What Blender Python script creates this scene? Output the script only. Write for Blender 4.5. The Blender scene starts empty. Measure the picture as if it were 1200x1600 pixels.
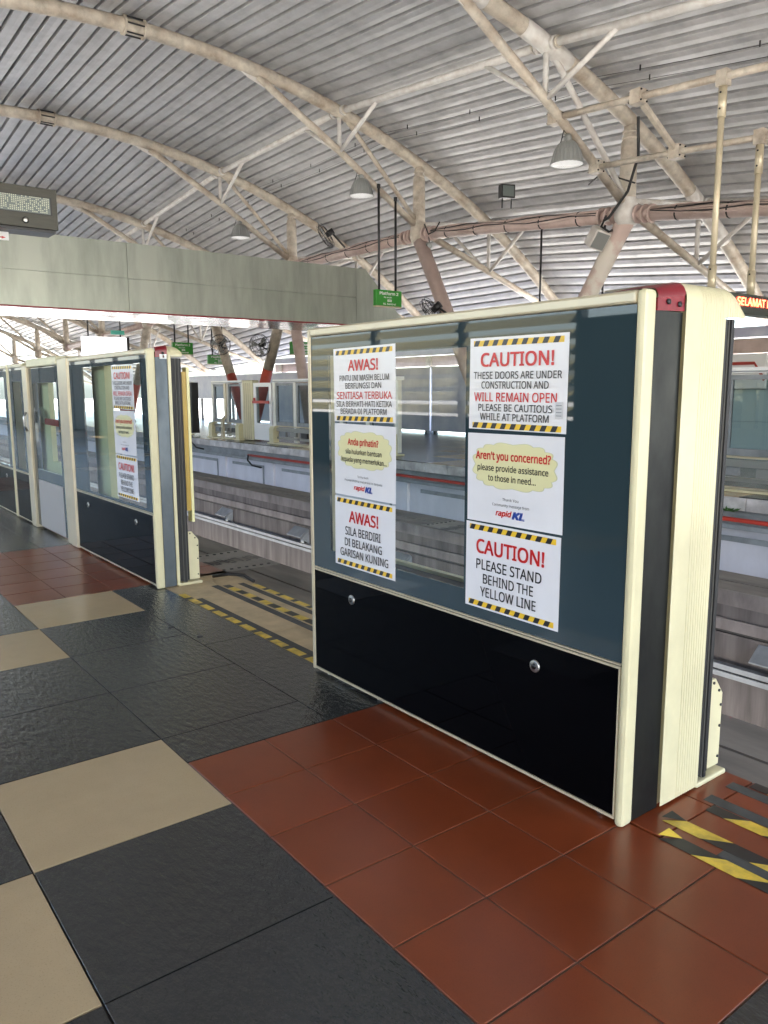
import bpy, math, random
from mathutils import Vector, Matrix
random.seed(7)
S = bpy.context.scene
COL = S.collection
rad = math.radians

# ------------------------------------------------------------------ camera, world, sun, exposure
# axes: x = across the tracks, y = along the platform (away), z = up; platform floor z = 0
CAMH = 1.305
f, pit, yaw, rol = 1223.18, rad(8.8505), rad(37.4233), rad(-0.2139)
fw = Vector((math.sin(yaw)*math.cos(pit), math.cos(yaw)*math.cos(pit), -math.sin(pit)))
rt0 = Vector((math.cos(yaw), -math.sin(yaw), 0))
up0 = Vector((math.sin(yaw)*math.sin(pit), math.cos(yaw)*math.sin(pit), math.cos(pit)))
rt = math.cos(rol)*rt0 + math.sin(rol)*up0
up = -math.sin(rol)*rt0 + math.cos(rol)*up0
cd = bpy.data.cameras.new('camera'); cam = bpy.data.objects.new('camera', cd); COL.objects.link(cam)
m = Matrix((rt, up, -fw)).transposed().to_4x4(); m.translation = (0, 0, CAMH)
cam.matrix_world = m
cd.sensor_fit = 'VERTICAL'; cd.sensor_height = 24; cd.lens = 24*f/1600
cd.clip_start = .05; cd.clip_end = 2000
S.camera = cam

SUN_EL, SUN_AZ = 58, 213          # azimuth clockwise from +y
w = bpy.data.worlds.new('World'); S.world = w; w.use_nodes = True
nt = w.node_tree; nt.nodes.clear()
sky = nt.nodes.new('ShaderNodeTexSky'); sky.sky_type = 'NISHITA'; sky.sun_disc = False
sky.sun_elevation = rad(SUN_EL); sky.sun_rotation = rad(SUN_AZ); sky.dust_density = 3.0; sky.ozone_density = 1.0
bg = nt.nodes.new('ShaderNodeBackground'); bg.inputs[1].default_value = .15
wo = nt.nodes.new('ShaderNodeOutputWorld')
nt.links.new(sky.outputs[0], bg.inputs[0]); nt.links.new(bg.outputs[0], wo.inputs[0])
sd = bpy.data.lights.new('sun', 'SUN'); sd.energy = 5; sd.angle = rad(.5); sd.color = (1, .95, .86)
sun = bpy.data.objects.new('sun', sd); COL.objects.link(sun)
sdir = Vector((math.sin(rad(SUN_AZ))*math.cos(rad(SUN_EL)), math.cos(rad(SUN_AZ))*math.cos(rad(SUN_EL)), math.sin(rad(SUN_EL))))
sun.rotation_euler = sdir.to_track_quat('Z', 'Y').to_euler(); sun.location = (0, 0, 30)
S.view_settings.view_transform = 'Standard'; S.view_settings.look = 'None'
S.view_settings.exposure = 3.35; S.view_settings.gamma = 1
S.cycles.use_denoising = True; S.cycles.max_bounces = 12; S.cycles.diffuse_bounces = 8
S.cycles.transparent_max_bounces = 24; S.cycles.glossy_bounces = 5
S.cycles.caustics_reflective = False; S.cycles.caustics_refractive = False
S.cycles.sample_clamp_indirect = 6

# ------------------------------------------------------------------ materials
def mat(name, col, rough=.5, metal=0, spec=.5, var=0, vscale=4, vstretch=(1, 1, 1), col2=None, bump=0, bscale=20,
        bstretch=(1, 1, 1), emit=0, rvar=0, island=0, dist=.004, coat=0, ramp=(.35, .65), bdet=4, grime=0, gscale=1.2, speck=0):
    m = bpy.data.materials.new(name); m.use_nodes = True
    t = m.node_tree; n = t.nodes; L = t.links
    p = n['Principled BSDF']
    p.inputs['Roughness'].default_value = rough; p.inputs['Metallic'].default_value = metal
    p.inputs['Specular IOR Level'].default_value = spec
    p.inputs['Coat Weight'].default_value = coat; p.inputs['Coat Roughness'].default_value = .08
    c4 = (*col, 1); p.inputs['Base Color'].default_value = c4
    geo = n.new('ShaderNodeNewGeometry')
    def noise(sc, st, det=5, rgh=.6):
        mp = n.new('ShaderNodeMapping'); mp.inputs['Scale'].default_value = st
        L.new(geo.outputs['Position'], mp.inputs[0])
        ns = n.new('ShaderNodeTexNoise'); ns.inputs['Scale'].default_value = sc; ns.inputs['Detail'].default_value = det
        ns.inputs['Roughness'].default_value = rgh
        L.new(mp.outputs[0], ns.inputs['Vector']); return ns.outputs[0]
    out = None
    if var or col2:
        ns = noise(vscale, vstretch)
        cr = n.new('ShaderNodeMapRange'); cr.inputs[1].default_value = ramp[0]; cr.inputs[2].default_value = ramp[1]
        L.new(ns, cr.inputs[0])
        mx = n.new('ShaderNodeMix'); mx.data_type = 'RGBA'
        mx.inputs[6].default_value = c4
        mx.inputs[7].default_value = (*col2, 1) if col2 else (*[c*(1-var) for c in col], 1)
        L.new(cr.outputs[0], mx.inputs[0]); out = mx.outputs[2]
        if rvar:
            mr = n.new('ShaderNodeMapRange'); mr.inputs[1].default_value = .3; mr.inputs[2].default_value = .7
            mr.inputs[3].default_value = rough; mr.inputs[4].default_value = rough+rvar
            L.new(ns, mr.inputs[0]); L.new(mr.outputs[0], p.inputs['Roughness'])
    if island:
        hs = n.new('ShaderNodeHueSaturation')
        mr = n.new('ShaderNodeMapRange'); mr.inputs[3].default_value = 1-island; mr.inputs[4].default_value = 1+island
        L.new(geo.outputs['Random Per Island'], mr.inputs[0]); L.new(mr.outputs[0], hs.inputs['Value'])
        if out: L.new(out, hs.inputs['Color'])
        else: hs.inputs['Color'].default_value = c4
        out = hs.outputs[0]
    for amt, sc, lo, hi in ((grime, gscale, .42, .78), (speck, 240, .56, .72)):
        if not amt: continue
        ns = noise(sc, (1, 1, 1), 7 if sc < 20 else 2, .62)
        cr = n.new('ShaderNodeMapRange'); cr.inputs[1].default_value = lo; cr.inputs[2].default_value = hi
        cr.inputs[3].default_value = 1; cr.inputs[4].default_value = 1-amt; L.new(ns, cr.inputs[0])
        mx = n.new('ShaderNodeMix'); mx.data_type = 'RGBA'; mx.blend_type = 'MULTIPLY'; mx.inputs[0].default_value = 1
        if out: L.new(out, mx.inputs[6])
        else: mx.inputs[6].default_value = c4
        L.new(cr.outputs[0], mx.inputs[7]); out = mx.outputs[2]
        if sc < 20 and not rvar:
            mr = n.new('ShaderNodeMapRange'); mr.inputs[1].default_value = lo; mr.inputs[2].default_value = hi
            mr.inputs[3].default_value = rough; mr.inputs[4].default_value = rough+.035
            L.new(ns, mr.inputs[0]); L.new(mr.outputs[0], p.inputs['Roughness'])
    if out: L.new(out, p.inputs['Base Color'])
    if bump:
        b = n.new('ShaderNodeBump'); b.inputs['Strength'].default_value = bump; b.inputs['Distance'].default_value = dist
        L.new(noise(bscale, bstretch, bdet), b.inputs['Height']); L.new(b.outputs[0], p.inputs['Normal'])
    if emit:
        p.inputs['Emission Color'].default_value = c4; p.inputs['Emission Strength'].default_value = emit
    return m

def glass(name, tint, rough=.01, ior=1.5):
    m = bpy.data.materials.new(name); m.use_nodes = True
    t = m.node_tree; n = t.nodes; L = t.links; n.clear()
    tr = n.new('ShaderNodeBsdfTransparent'); tr.inputs[0].default_value = (*tint, 1)
    gl = n.new('ShaderNodeBsdfGlossy'); gl.inputs['Roughness'].default_value = rough
    fr = n.new('ShaderNodeFresnel'); fr.inputs[0].default_value = ior
    mx = n.new('ShaderNodeMixShader'); o = n.new('ShaderNodeOutputMaterial')
    L.new(fr.outputs[0], mx.inputs[0]); L.new(tr.outputs[0], mx.inputs[1]); L.new(gl.outputs[0], mx.inputs[2])
    L.new(mx.outputs[0], o.inputs[0]); return m

M = {}
M['grout'] = mat('grout', (.05, .04, .032), .85)
M['slate'] = mat('slate', (.024, .026, .027), .22, var=.25, vscale=3, bump=.7, bscale=22, bstretch=(2.0, .85, 1), dist=.010, island=.22, spec=.9, bdet=3, grime=.14, gscale=1.6, speck=.25)
M['beige'] = mat('beige_stone', (.47, .35, .20), .2, var=.1, vscale=14, island=.04, bump=.05, bscale=90, dist=.0008, ramp=(.1, .9), grime=.10, gscale=2.0, speck=.22)
M['red'] = mat('terracotta', (.215, .047, .014), .28, col2=(.165, .031, .010), vscale=2.3, island=.07, bump=.12, bscale=140, dist=.0008, ramp=(.25, .8), grime=.25, gscale=2.0, speck=.22)
M['plank'] = mat('beige_board', (.5, .38, .22), .5, var=.3, vscale=7, bump=.1, bscale=60, dist=.001)
M['concrete'] = mat('concrete', (.34, .32, .29), .85, var=.4, vscale=2.2, bump=.3, bscale=30, dist=.006, ramp=(.3, .75))
M['coping'] = mat('coping_concrete', (.64, .62, .62), .8, col2=(.36, .34, .34), vscale=3.5, bump=.3, bscale=25, dist=.006)
M['beamside'] = mat('stained_concrete', (.125, .112, .110), .85, col2=(.062, .054, .053), vscale=3, vstretch=(1, 2.2, .22), bump=.3, bscale=24, dist=.006)
M['beamside2'] = mat('pale_stained_concrete', (.22, .195, .19), .85, col2=(.12, .104, .10), vscale=3, vstretch=(1, 1.2, .5), bump=.3, bscale=24, dist=.006)
M['beamtop'] = mat('beam_top_concrete', (.23, .21, .185), .7, col2=(.13, .118, .105), vscale=1.6, vstretch=(2.5, .5, 1), bump=.25, bscale=40, dist=.004)
M['asphalt'] = mat('street', (.54, .52, .48), .9, var=.3, vscale=.1)
M['wallpale'] = mat('pale_wall_paint', (.62, .62, .68), .6, var=.22, vscale=2.5, vstretch=(1, 1, .5), ramp=(.3, .8))
M['greypaint'] = mat('grey_paint', (.27, .29, .31), .5, var=.3, vscale=4)
M['roof'] = mat('zinc_sheet', (.53, .53, .54), .33, metal=.15, var=.25, vscale=.9, vstretch=(1.2, .25, 1.2), ramp=(.3, .75), grime=.3, gscale=3)
M['tube'] = mat('dirty_cream_paint', (.60, .54, .45), .42, col2=(.36, .28, .21), vscale=2.4, vstretch=(1, 1, 1), ramp=(.42, .74), grime=.45, gscale=6)
M['tubew'] = mat('touched_up_white_paint', (.72, .71, .68), .45, col2=(.58, .54, .5), vscale=5)
M['pink'] = mat('faded_pink_paint', (.56, .44, .40), .5, col2=(.42, .31, .27), vscale=3, vstretch=(1, 1, 1), ramp=(.4, .75))
M['redpaint'] = mat('red_paint', (.42, .035, .02), .45, var=.2)
M['bandred'] = mat('red_band', (.5, .07, .04), .4, var=.2)
M['cream'] = mat('cream_paint', (.65, .60, .385), .34, grime=.16, gscale=5)
M['creamrail'] = mat('cream_anodised', (.58, .51, .36), .3, metal=.2, var=.12, vscale=5, vstretch=(1, .3, 1))
M['creamdark'] = mat('cream_inner', (.80, .77, .42), .5, var=.08)
M['maroon'] = mat('maroon_plastic', (.20, .006, .014), .38, var=.15)
M['plate'] = mat('dark_steel', (.03, .033, .029), .34, metal=.7, col2=(.010, .011, .011), vscale=5, vstretch=(1, 1, .5), rvar=.2, bump=.05, bscale=40, dist=.001)
M['blackglass'] = mat('black_glass', (.0015, .0015, .002), .03, spec=.03)
M['frit'] = mat('teal_glass', (.026, .045, .054), .02, spec=.5)
M['rubber'] = mat('black_rubber', (.015, .015, .015), .6)
M['rubber2'] = mat('grey_rubber', (.07, .068, .06), .55)
M['yellowedge'] = mat('yellow_paint', (.55, .36, .05), .4, var=.2)
M['steel'] = mat('bright_steel', (.42, .42, .40), .3, metal=.9)
M['black'] = mat('black_paint', (.012, .012, .013), .4)
M['glass'] = glass('clear_glass', (.80, .88, .88))
M['glassblue'] = glass('blue_tint_glass', (.80, .88, .88), ior=1.5)
M['glassdark'] = glass('dark_tint_glass', (.55, .65, .68), ior=1.6)
M['paper'] = mat('laminated_paper', (.76, .76, .79), .2, var=.05, vscale=5, spec=.6, bump=.5, bscale=7, dist=.006, bdet=1)
M['ink'] = mat('black_ink', (.015, .015, .017), .3)
M['redink'] = mat('red_ink', (.55, .012, .012), .3)
M['blueink'] = mat('blue_ink', (.01, .05, .32), .3)
M['yellow'] = mat('yellow_ink', (.80, .52, .03), .3)
M['cloud'] = mat('pale_yellow_ink', (.70, .67, .38), .3)
M['cloudrim'] = mat('grey_green_ink', (.55, .55, .36), .3)
M['tapey'] = mat('yellow_tape', (.74, .52, .06), .4, col2=(.42, .29, .09), vscale=14, ramp=(.5, .75), grime=.6, gscale=11)
M['tapeb'] = mat('black_tape', (.02, .02, .02), .45, var=.4, vscale=14)
M['grip'] = mat('worn_grip_strip', (.075, .075, .07), .8, col2=(.04, .04, .04), vscale=9)
M['signgreen'] = mat('green_sign', (.035, .28, .03), .35)
M['white'] = mat('white_paint', (.8, .8, .8), .4)
M['bridge'] = mat('grey_green_panel', (.36, .385, .335), .28, metal=.5, col2=(.20, .225, .19), vscale=2.1, vstretch=(1.3, 1, .25), rvar=.1, bump=.25, bscale=3, bstretch=(1.4, 1, .3), dist=.02, ramp=(.35, .8))
M['soffit'] = mat('polished_metal', (.42, .35, .31), .14, metal=1, bump=.8, bscale=2.2, dist=.08)
M['bronze'] = mat('brushed_bronze', (.06, .058, .046), .42, metal=.4, var=.25, vscale=25, vstretch=(.2, 1, 2))
M['ledoff'] = mat('unlit_led', (.16, .19, .18), .2)
M['leddot'] = mat('led_dot', (.62, .66, .5), .25)
M['ledbox'] = mat('dark_green_metal', (.035, .05, .04), .35)
M['ledred'] = mat('lit_led', (1, .05, .02), .5, emit=3.5)
M['lampshell'] = mat('lamp_shell', (.27, .28, .27), .4, metal=.2)
M['lens'] = mat('prismatic_lens', (.85, .85, .83), .12, spec=.9, bump=.8, bscale=45, dist=.01, emit=.035)  # faint glow put into the lens to make it look bright
M['leaf'] = mat('leaf', (.05, .16, .02), .5, var=.4)
M['panelblue'] = mat('pale_hoarding', (.62, .63, .72), .4, col2=(.45, .47, .62), vscale=1.4)
M['tealled'] = mat('teal_plastic', (.1, .55, .42), .4)
M['cable'] = mat('cable_sheath', (.01, .01, .01), .5)
M['navy'] = mat('navy_cloth', (.015, .022, .04), .8)
M['skin'] = mat('skin', (.3, .17, .11), .5)
M['wallteal'] = mat('dark_wall_panel', (.022, .026, .03), .5, var=.3, vscale=2)
M['tealtile'] = mat('teal_tile', (.55, .66, .67), .25, island=.06)
M['glowwhite'] = mat('glowing_white', (.8, .8, .8), .4, emit=.25)  # glow added to make the hanging board look overexposed white
M['doorgrey'] = mat('door_grey_paint', (.36, .34, .32), .3)
M['redgrout'] = mat('pale_grout', (.16, .10, .075), .85, var=.5, vscale=9)
M['plate2'] = mat('blue_grey_steel', (.11, .13, .145), .32, metal=.7, col2=(.06, .07, .078), vscale=5, vstretch=(1, 1, .5), rvar=.2)
M['offwhite'] = mat('off_white_paint', (.72, .71, .66), .35, var=.1)
M['maroonplate'] = mat('glossy_maroon_plate', (.26, .02, .035), .2, var=.3, vscale=30)
M['ticket'] = mat('ticket_paper', (.55, .55, .56), .5)
M['hair'] = mat('black_hair', (.01, .01, .01), .5)

# ------------------------------------------------------------------ mesh builder
class MB:
    def __init__(s): s.v = []; s.f = []; s.fm = []; s.sm = []; s.mats = []
    def mi(s, m):
        m = M[m] if isinstance(m, str) else m
        if m not in s.mats: s.mats.append(m)
        return s.mats.index(m)
    def add(s, vs, fs, m, smooth=False):
        o = len(s.v); k = s.mi(m); s.v += [tuple(v) for v in vs]
        for q in fs: s.f.append([i+o for i in q]); s.fm.append(k); s.sm.append(smooth)
        return s
    def box(s, x0, x1, y0, y1, z0, z1, m):
        if x0 > x1: x0, x1 = x1, x0
        if y0 > y1: y0, y1 = y1, y0
        if z0 > z1: z0, z1 = z1, z0
        vs = [(x, y, z) for x in (x0, x1) for y in (y0, y1) for z in (z0, z1)]
        return s.add(vs, [(0, 1, 3, 2), (4, 6, 7, 5), (0, 4, 5, 1), (2, 3, 7, 6), (0, 2, 6, 4), (1, 5, 7, 3)], m)
    def bar(s, a, b, wd, ht, m):                     # rectangular bar between points
        a, b = Vector(a), Vector(b); d = (b-a).normalized()
        u = d.cross(Vector((0, 0, 1)));  u = Vector((1, 0, 0)) if u.length < .01 else u.normalized()
        n = u.cross(d); vs = []
        for p in (a, b):
            for i, j in ((-1, -1), (1, -1), (1, 1), (-1, 1)): vs.append(p+u*i*wd/2+n*j*ht/2)
        return s.add(vs, [(3, 2, 1, 0), (4, 5, 6, 7), (0, 1, 5, 4), (1, 2, 6, 5), (2, 3, 7, 6), (3, 0, 4, 7)], m)
    def tube(s, pts, r, m, n=12, cap=True):
        pts = [Vector(p) for p in pts]; rs = r if isinstance(r, (list, tuple)) else [r]*len(pts)
        vs = []; fs = []; ref = None
        for i, p in enumerate(pts):
            d = (pts[min(i+1, len(pts)-1)]-pts[max(i-1, 0)]).normalized()
            if ref is None:
                ref = d.cross(Vector((0, 0, 1)))
                if ref.length < .05: ref = Vector((1, 0, 0))
            u = (ref-d*ref.dot(d)).normalized(); v = d.cross(u); ref = u
            for k in range(n):
                a = 2*math.pi*k/n; vs.append(p+(u*math.cos(a)+v*math.sin(a))*rs[i])
        for i in range(len(pts)-1):
            for k in range(n): fs.append((i*n+k, i*n+(k+1) % n, (i+1)*n+(k+1) % n, (i+1)*n+k))
        s.add(vs, fs, m, True)
        if cap:
            o = len(s.v)-len(vs); k = s.mi(m)
            s.f.append([o+i for i in range(n)][::-1]); s.fm.append(k); s.sm.append(False)
            s.f.append([o+(len(pts)-1)*n+i for i in range(n)]); s.fm.append(k); s.sm.append(False)
        return s
    def lathe(s, c, prof, m, n=24, axis='z', ribs=0):
        vs = []; fs = []; c = Vector(c)
        for r, z in prof:
            for k in range(n):
                a = 2*math.pi*k/n; rr = r*(1-(.045 if ribs and k % 2 else 0))
                x, y = rr*math.cos(a), rr*math.sin(a)
                vs.append(c+(Vector((x, y, z)) if axis == 'z' else Vector((z, x, y)) if axis == 'x' else Vector((x, z, y))))
        for i in range(len(prof)-1):
            for k in range(n): fs.append((i*n+k, i*n+(k+1) % n, (i+1)*n+(k+1) % n, (i+1)*n+k))
        return s.add(vs, fs, m, not ribs)
    def poly(s, pts, d, m):                            # extrude polygon by vector d
        pts = [Vector(p) for p in pts]; d = Vector(d); n = len(pts)
        vs = pts+[p+d for p in pts]
        fs = [tuple(range(n))[::-1], tuple(range(n, 2*n))]+[(i, (i+1) % n, (i+1) % n+n, i+n) for i in range(n)]
        return s.add(vs, fs, m)
    def build(s, name, parent=None, world=True, bevel=0, **props):
        me = bpy.data.meshes.new(name)
        if parent is not None and world:
            off = Vector(parent['_o']) if '_o' in parent else Vector((0, 0, 0))
        elif parent is None:
            lo = [min(v[i] for v in s.v) for i in range(3)]; hi = [max(v[i] for v in s.v) for i in range(3)]
            off = Vector(((lo[0]+hi[0])/2, (lo[1]+hi[1])/2, lo[2]))
        else: off = Vector((0, 0, 0))
        me.from_pydata([Vector(v)-off for v in s.v], [], s.f)
        for mm in s.mats: me.materials.append(mm)
        me.polygons.foreach_set('material_index', s.fm); me.polygons.foreach_set('use_smooth', s.sm)
        me.update()
        o = bpy.data.objects.new(name, me); COL.objects.link(o)
        if parent is not None:
            o.parent = parent
            o['_o'] = tuple(off)
        else:
            o.location = off; o['_o'] = tuple(off)
        if bevel:
            b = o.modifiers.new('bevel', 'BEVEL'); b.width = bevel; b.segments = 2; b.limit_method = 'ANGLE'; b.angle_limit = rad(40)
        for k, v in props.items(): o[k] = v
        return o

def thing(name, label, cat, loc=(0, 0, 0), group=None):
    o = bpy.data.objects.new(name, None); COL.objects.link(o); o.location = loc; o['_o'] = tuple(loc)
    o['label'] = label; o['category'] = cat; o['kind'] = 'thing'; o.empty_display_size = .1
    if group: o['group'] = group
    return o
def tag(o, label, cat, group=None):
    o['kind'] = 'thing'; o['label'] = label; o['category'] = cat
    if group: o['group'] = group
    return o
def copy_tree(o, loc=None, parent=None, label=None):
    c = o.copy(); COL.objects.link(c)
    if parent: c.parent = parent
    if loc is not None: c.location = loc
    if label: c['label'] = label
    for ch in list(o.children): copy_tree(ch, None, c)
    return c

# ------------------------------------------------------------------ lettering
FONT = None
try:                                                  # the sans font that ships inside Blender itself, else its built-in font
    import os
    FONT = bpy.data.fonts.load(os.path.join(bpy.utils.system_resource('DATAFILES'), 'fonts', 'NotoSansHebrew-Regular.woff2'))
except Exception: FONT = None
_tc = {}
def text_geo(txt, bold=.0, shear=0):
    k = (txt, bold, shear)
    if k in _tc: return _tc[k]
    cu = bpy.data.curves.new('t', 'FONT'); cu.body = txt; cu.size = 1; cu.resolution_u = 3; cu.shear = shear
    if FONT: cu.font = FONT
    ob = bpy.data.objects.new('t', cu); COL.objects.link(ob)
    dg = bpy.context.evaluated_depsgraph_get(); me = bpy.data.meshes.new_from_object(ob.evaluated_get(dg))
    vs = [(v.co.x, v.co.y) for v in me.vertices]; fs = [tuple(p.vertices) for p in me.polygons]
    bpy.data.objects.remove(ob); bpy.data.curves.remove(cu); bpy.data.meshes.remove(me)
    _tc[k] = (vs, fs); return _tc[k]
CAP = max(v[1] for v in text_geo('H', 0)[0])
def letter(mb, txt, org, U, V, u0, u1, base, cap, m, bold=.01, shear=0, lift=0):
    """write txt so that it spans u0..u1 with the baseline at v=base and capital height cap, on plane org + u U + v V"""
    vs, fs = text_geo(txt, 0, shear)
    x0 = min(v[0] for v in vs); x1 = max(v[0] for v in vs); sx = (u1-u0)/(x1-x0); sy = cap/CAP
    N = Vector(U).cross(Vector(V)).normalized(); org = Vector(org); U = Vector(U); V = Vector(V)
    d = bold*1.5                                       # heavier strokes: the letters struck four times, a hair apart
    for q, (dx, dy) in enumerate(((-d, -d), (d, -d), (d, d), (-d, d)) if d else ((0, 0),)):
        mb.add([org+U*(u0+(v[0]+dx-x0)*sx)+V*(base+(v[1]+dy)*sy)+N*(lift+q*.00006) for v in vs], fs, m)

# ================================================================== GROUND AND PLATFORM
g = MB(); g.box(-400, 600, -400, 900, -7.2, -7, 'asphalt'); g.build('street_ground', kind='structure')

EDGE = 2.48
p = MB(); p.box(-4.6, EDGE, -14, 60, -.75, -.008, 'grout'); p.build('platform_floor', kind='structure')
GX = lambda k: 1.563+.588*k
GY = lambda j: 1.03+.6*(j-1)
def tile(mb, x0, x1, y0, y1, m, gap, top=0):
    g2 = gap/2; b = .0014 if m == 'red' else .0007
    x0 += g2; x1 -= g2; y0 += g2; y1 -= g2
    vs = [(x0, y0, top-.009), (x1, y0, top-.009), (x1, y1, top-.009), (x0, y1, top-.009), (x0, y0, top-b), (x1, y0, top-b), (x1, y1, top-b), (x0, y1, top-b),
          (x0+b, y0+b, top), (x1-b, y0+b, top), (x1-b, y1-b, top), (x0+b, y1-b, top)]
    mb.add(vs, [(0, 1, 5, 4), (1, 2, 6, 5), (2, 3, 7, 6), (3, 0, 4, 7), (4, 5, 9, 8), (5, 6, 10, 9), (6, 7, 11, 10), (7, 4, 8, 11), (8, 9, 10, 11)], m)
redblk = [(-3.65, -1.87), (.725, 2.5), (5.105, 6.905), (11.3, 13.1), (17.2, 19.0), (23.1, 24.9), (29, 30.8)]
slate, beige, red = MB(), MB(), MB()
beiges = {(1, 0), (0, -1), (4, 0), (5, 1)}
def inred(y): return any(a-.01 < y < b+.01 for a, b in redblk)
for (a, b) in redblk:
    n = round((b-a)/.3); d = (b-a)/n
    red.box(1.03, 1.935, a, b, -.0075, -.0035, 'redgrout')
    for i in range(n):
        for x0, x1 in ((1.03, 1.338), (1.338, 1.645), (1.645, 1.935)):
            tile(red, x0, x1, a+i*d, a+(i+1)*d, 'red', .006)
# slate/beige chequer left of x=1.03; slate between red blocks to the right of it
for k in range(-24, 100):
    for j in range(-8, 1):
        m_ = 'beige' if (k, j) in beiges or ((k-j) % 7 == 1 and j < -1) else 'slate'
        tile(beige if m_ == 'beige' else slate, GY(j), GY(j+1), GX(k), GX(k+1), m_, .005)
edges = [-13.5]+[e for ab in redblk for e in ab]+[70]
for q in range(0, len(edges), 2):
    ya, yb = edges[q], edges[q+1]
    cuts = sorted({ya, yb} | {GX(k) for k in range(-30, 120) if ya+.05 < GX(k) < yb-.05})
    for c0, c1 in zip(cuts, cuts[1:]):
        bg_ = abs(c0-GX(5)) < .02 and c1 < 5.2
        tile(beige if bg_ else slate, 1.03, 1.632, c0, c1, 'beige' if bg_ else 'slate', .005)
    c = ya
    while c < yb-.01:
        e = min(c+1.176, yb); tile(slate, 1.632, 1.935, c, e, 'slate', .005); c = e
slate.build('slate_paving', kind='structure'); beige.build('beige_stone_paving', kind='structure')
# edge band in front of the doors
pl = MB()
c = 3.02
for wd in (.62, .9, .63):
    for x0, x1 in ((1.94, 2.25), (2.25, 2.475)): tile(pl, x0, x1, c, c+wd, 'plank', .004)
    c += wd
pl.build('beige_board_paving', kind='structure')
y = -12
while y < 60:
    if not (2.85 < y+.15 < 5.2):
        for x0, x1 in ((1.94, 2.22), (2.22, 2.475)): tile(red, x0, x1, y, y+.3, 'red', .005)
    y += .3
red.build('red_tile_paving', kind='structure')

# tapes
def tape(x, y0, y1, wd, pitch, slant, label, z=.0014, curl=False):
    t = MB(); y = y0; k = 0
    base = [(x-wd/2, y0), (x+wd/2, y0), (x+wd/2, y1), (x-wd/2, y1)]
    while y < y1-.005:
        e = min(y+pitch*((.55 if k % 2 == 0 else 1.5) if not slant and pitch < .1 else 1), y1); sl = slant
        a = [(x-wd/2, min(y+sl, y1)) if k else (x-wd/2, y), (x+wd/2, y), (x+wd/2, e), (x-wd/2, min(e+sl, y1) if e < y1 else e)]
        zz = [z+(.012 if (curl and e >= y1) else 0)*(1 if v[1] > y1-.02 else 0) for v in a]
        t.poly([(v[0], v[1], q) for v, q in zip(a, zz)][::-1] if False else [(v[0], v[1], q) for v, q in zip(a, zz)], (0, 0, .0004), 'tapey' if k % 2 else 'tapeb')
        y = e; k += 1
    tag(t.build('hazard_tape'), label, 'floor tape', 'hazard tapes on the platform edge')
def strip(x, y0, y1, wd, label, z=.0005):
    t = MB(); t.box(x-wd/2, x+wd/2, y0, y1, z, z+.0005, 'grip')
    tag(t.build('grip_strip'), label, 'grip strip', 'dark grip strips on the platform edge')
tape(1.955, 3.0, 4.72, .045, .085, 0, 'worn yellow and black tape along the slate slabs in the open doorway')
strip(2.0, 3.0, 4.55, .045, 'dark grip strip beside the worn tape nearest the slate slabs')
tape(2.29, 3.0, 4.76, .05, .105, 0, 'yellow and black tape down the middle of the beige doorway floor')
strip(2.225, 3.0, 4.8, .05, 'dark grip strip down the middle of the beige doorway floor')
tape(2.452, 3.0, 4.66, .04, .09, 0, 'yellow and black tape along the outer edge of the beige doorway floor')
strip(2.395, 3.0, 4.75, .045, 'dark grip strip next to the outer tape of the beige doorway floor')
tape(1.955, -.6, 1.2, .055, .135, .075, 'yellow and black striped tape closest to the big red tiles by the near gate', curl=True)
tape(2.05, -.6, 1.25, .055, .15, .075, 'striped tape between the first grip strip and the near gate corner', curl=True)
strip(2.004, -.6, 1.05, .04, 'worn dark strip between the two striped tapes by the near gate')
tape(2.205, -.6, 1.2, .05, .12, .06, 'striped tape under the white bracket end of the near gate')
strip(2.262, -.6, 1.24, .05, 'dark grip strip beyond the striped tape by the near gate')
tape(2.45, -.6, 1.19, .045, .12, .05, 'striped tape on the very edge above the track by the near gate')
strip(2.395, -.6, 1.24, .05, 'dark grip strip along the very platform edge by the near gate')

for k, (x, y) in enumerate(((1.62, 4.08), (1.68, 3.83))):
    b = MB(); b.lathe((x, y, .0), [(.016, 0), (.016, .003), (.009, .004), (0, .002)], 'black', 14)
    tag(b.build('floor_plug'), ['small black floor plug on the slate nearer the second gate', 'small black floor plug on the slate nearer the first gate'][k], 'floor plug')
b = MB(); b.tube([(2.3, 4.98, .02), (2.36, 4.86, .05), (2.44, 4.78, .045), (2.47, 4.70, .012)], .012, 'cable', 7)
tag(b.build('cable'), 'black cable stub on the beige floor under the second gate bracket', 'cable')
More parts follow.
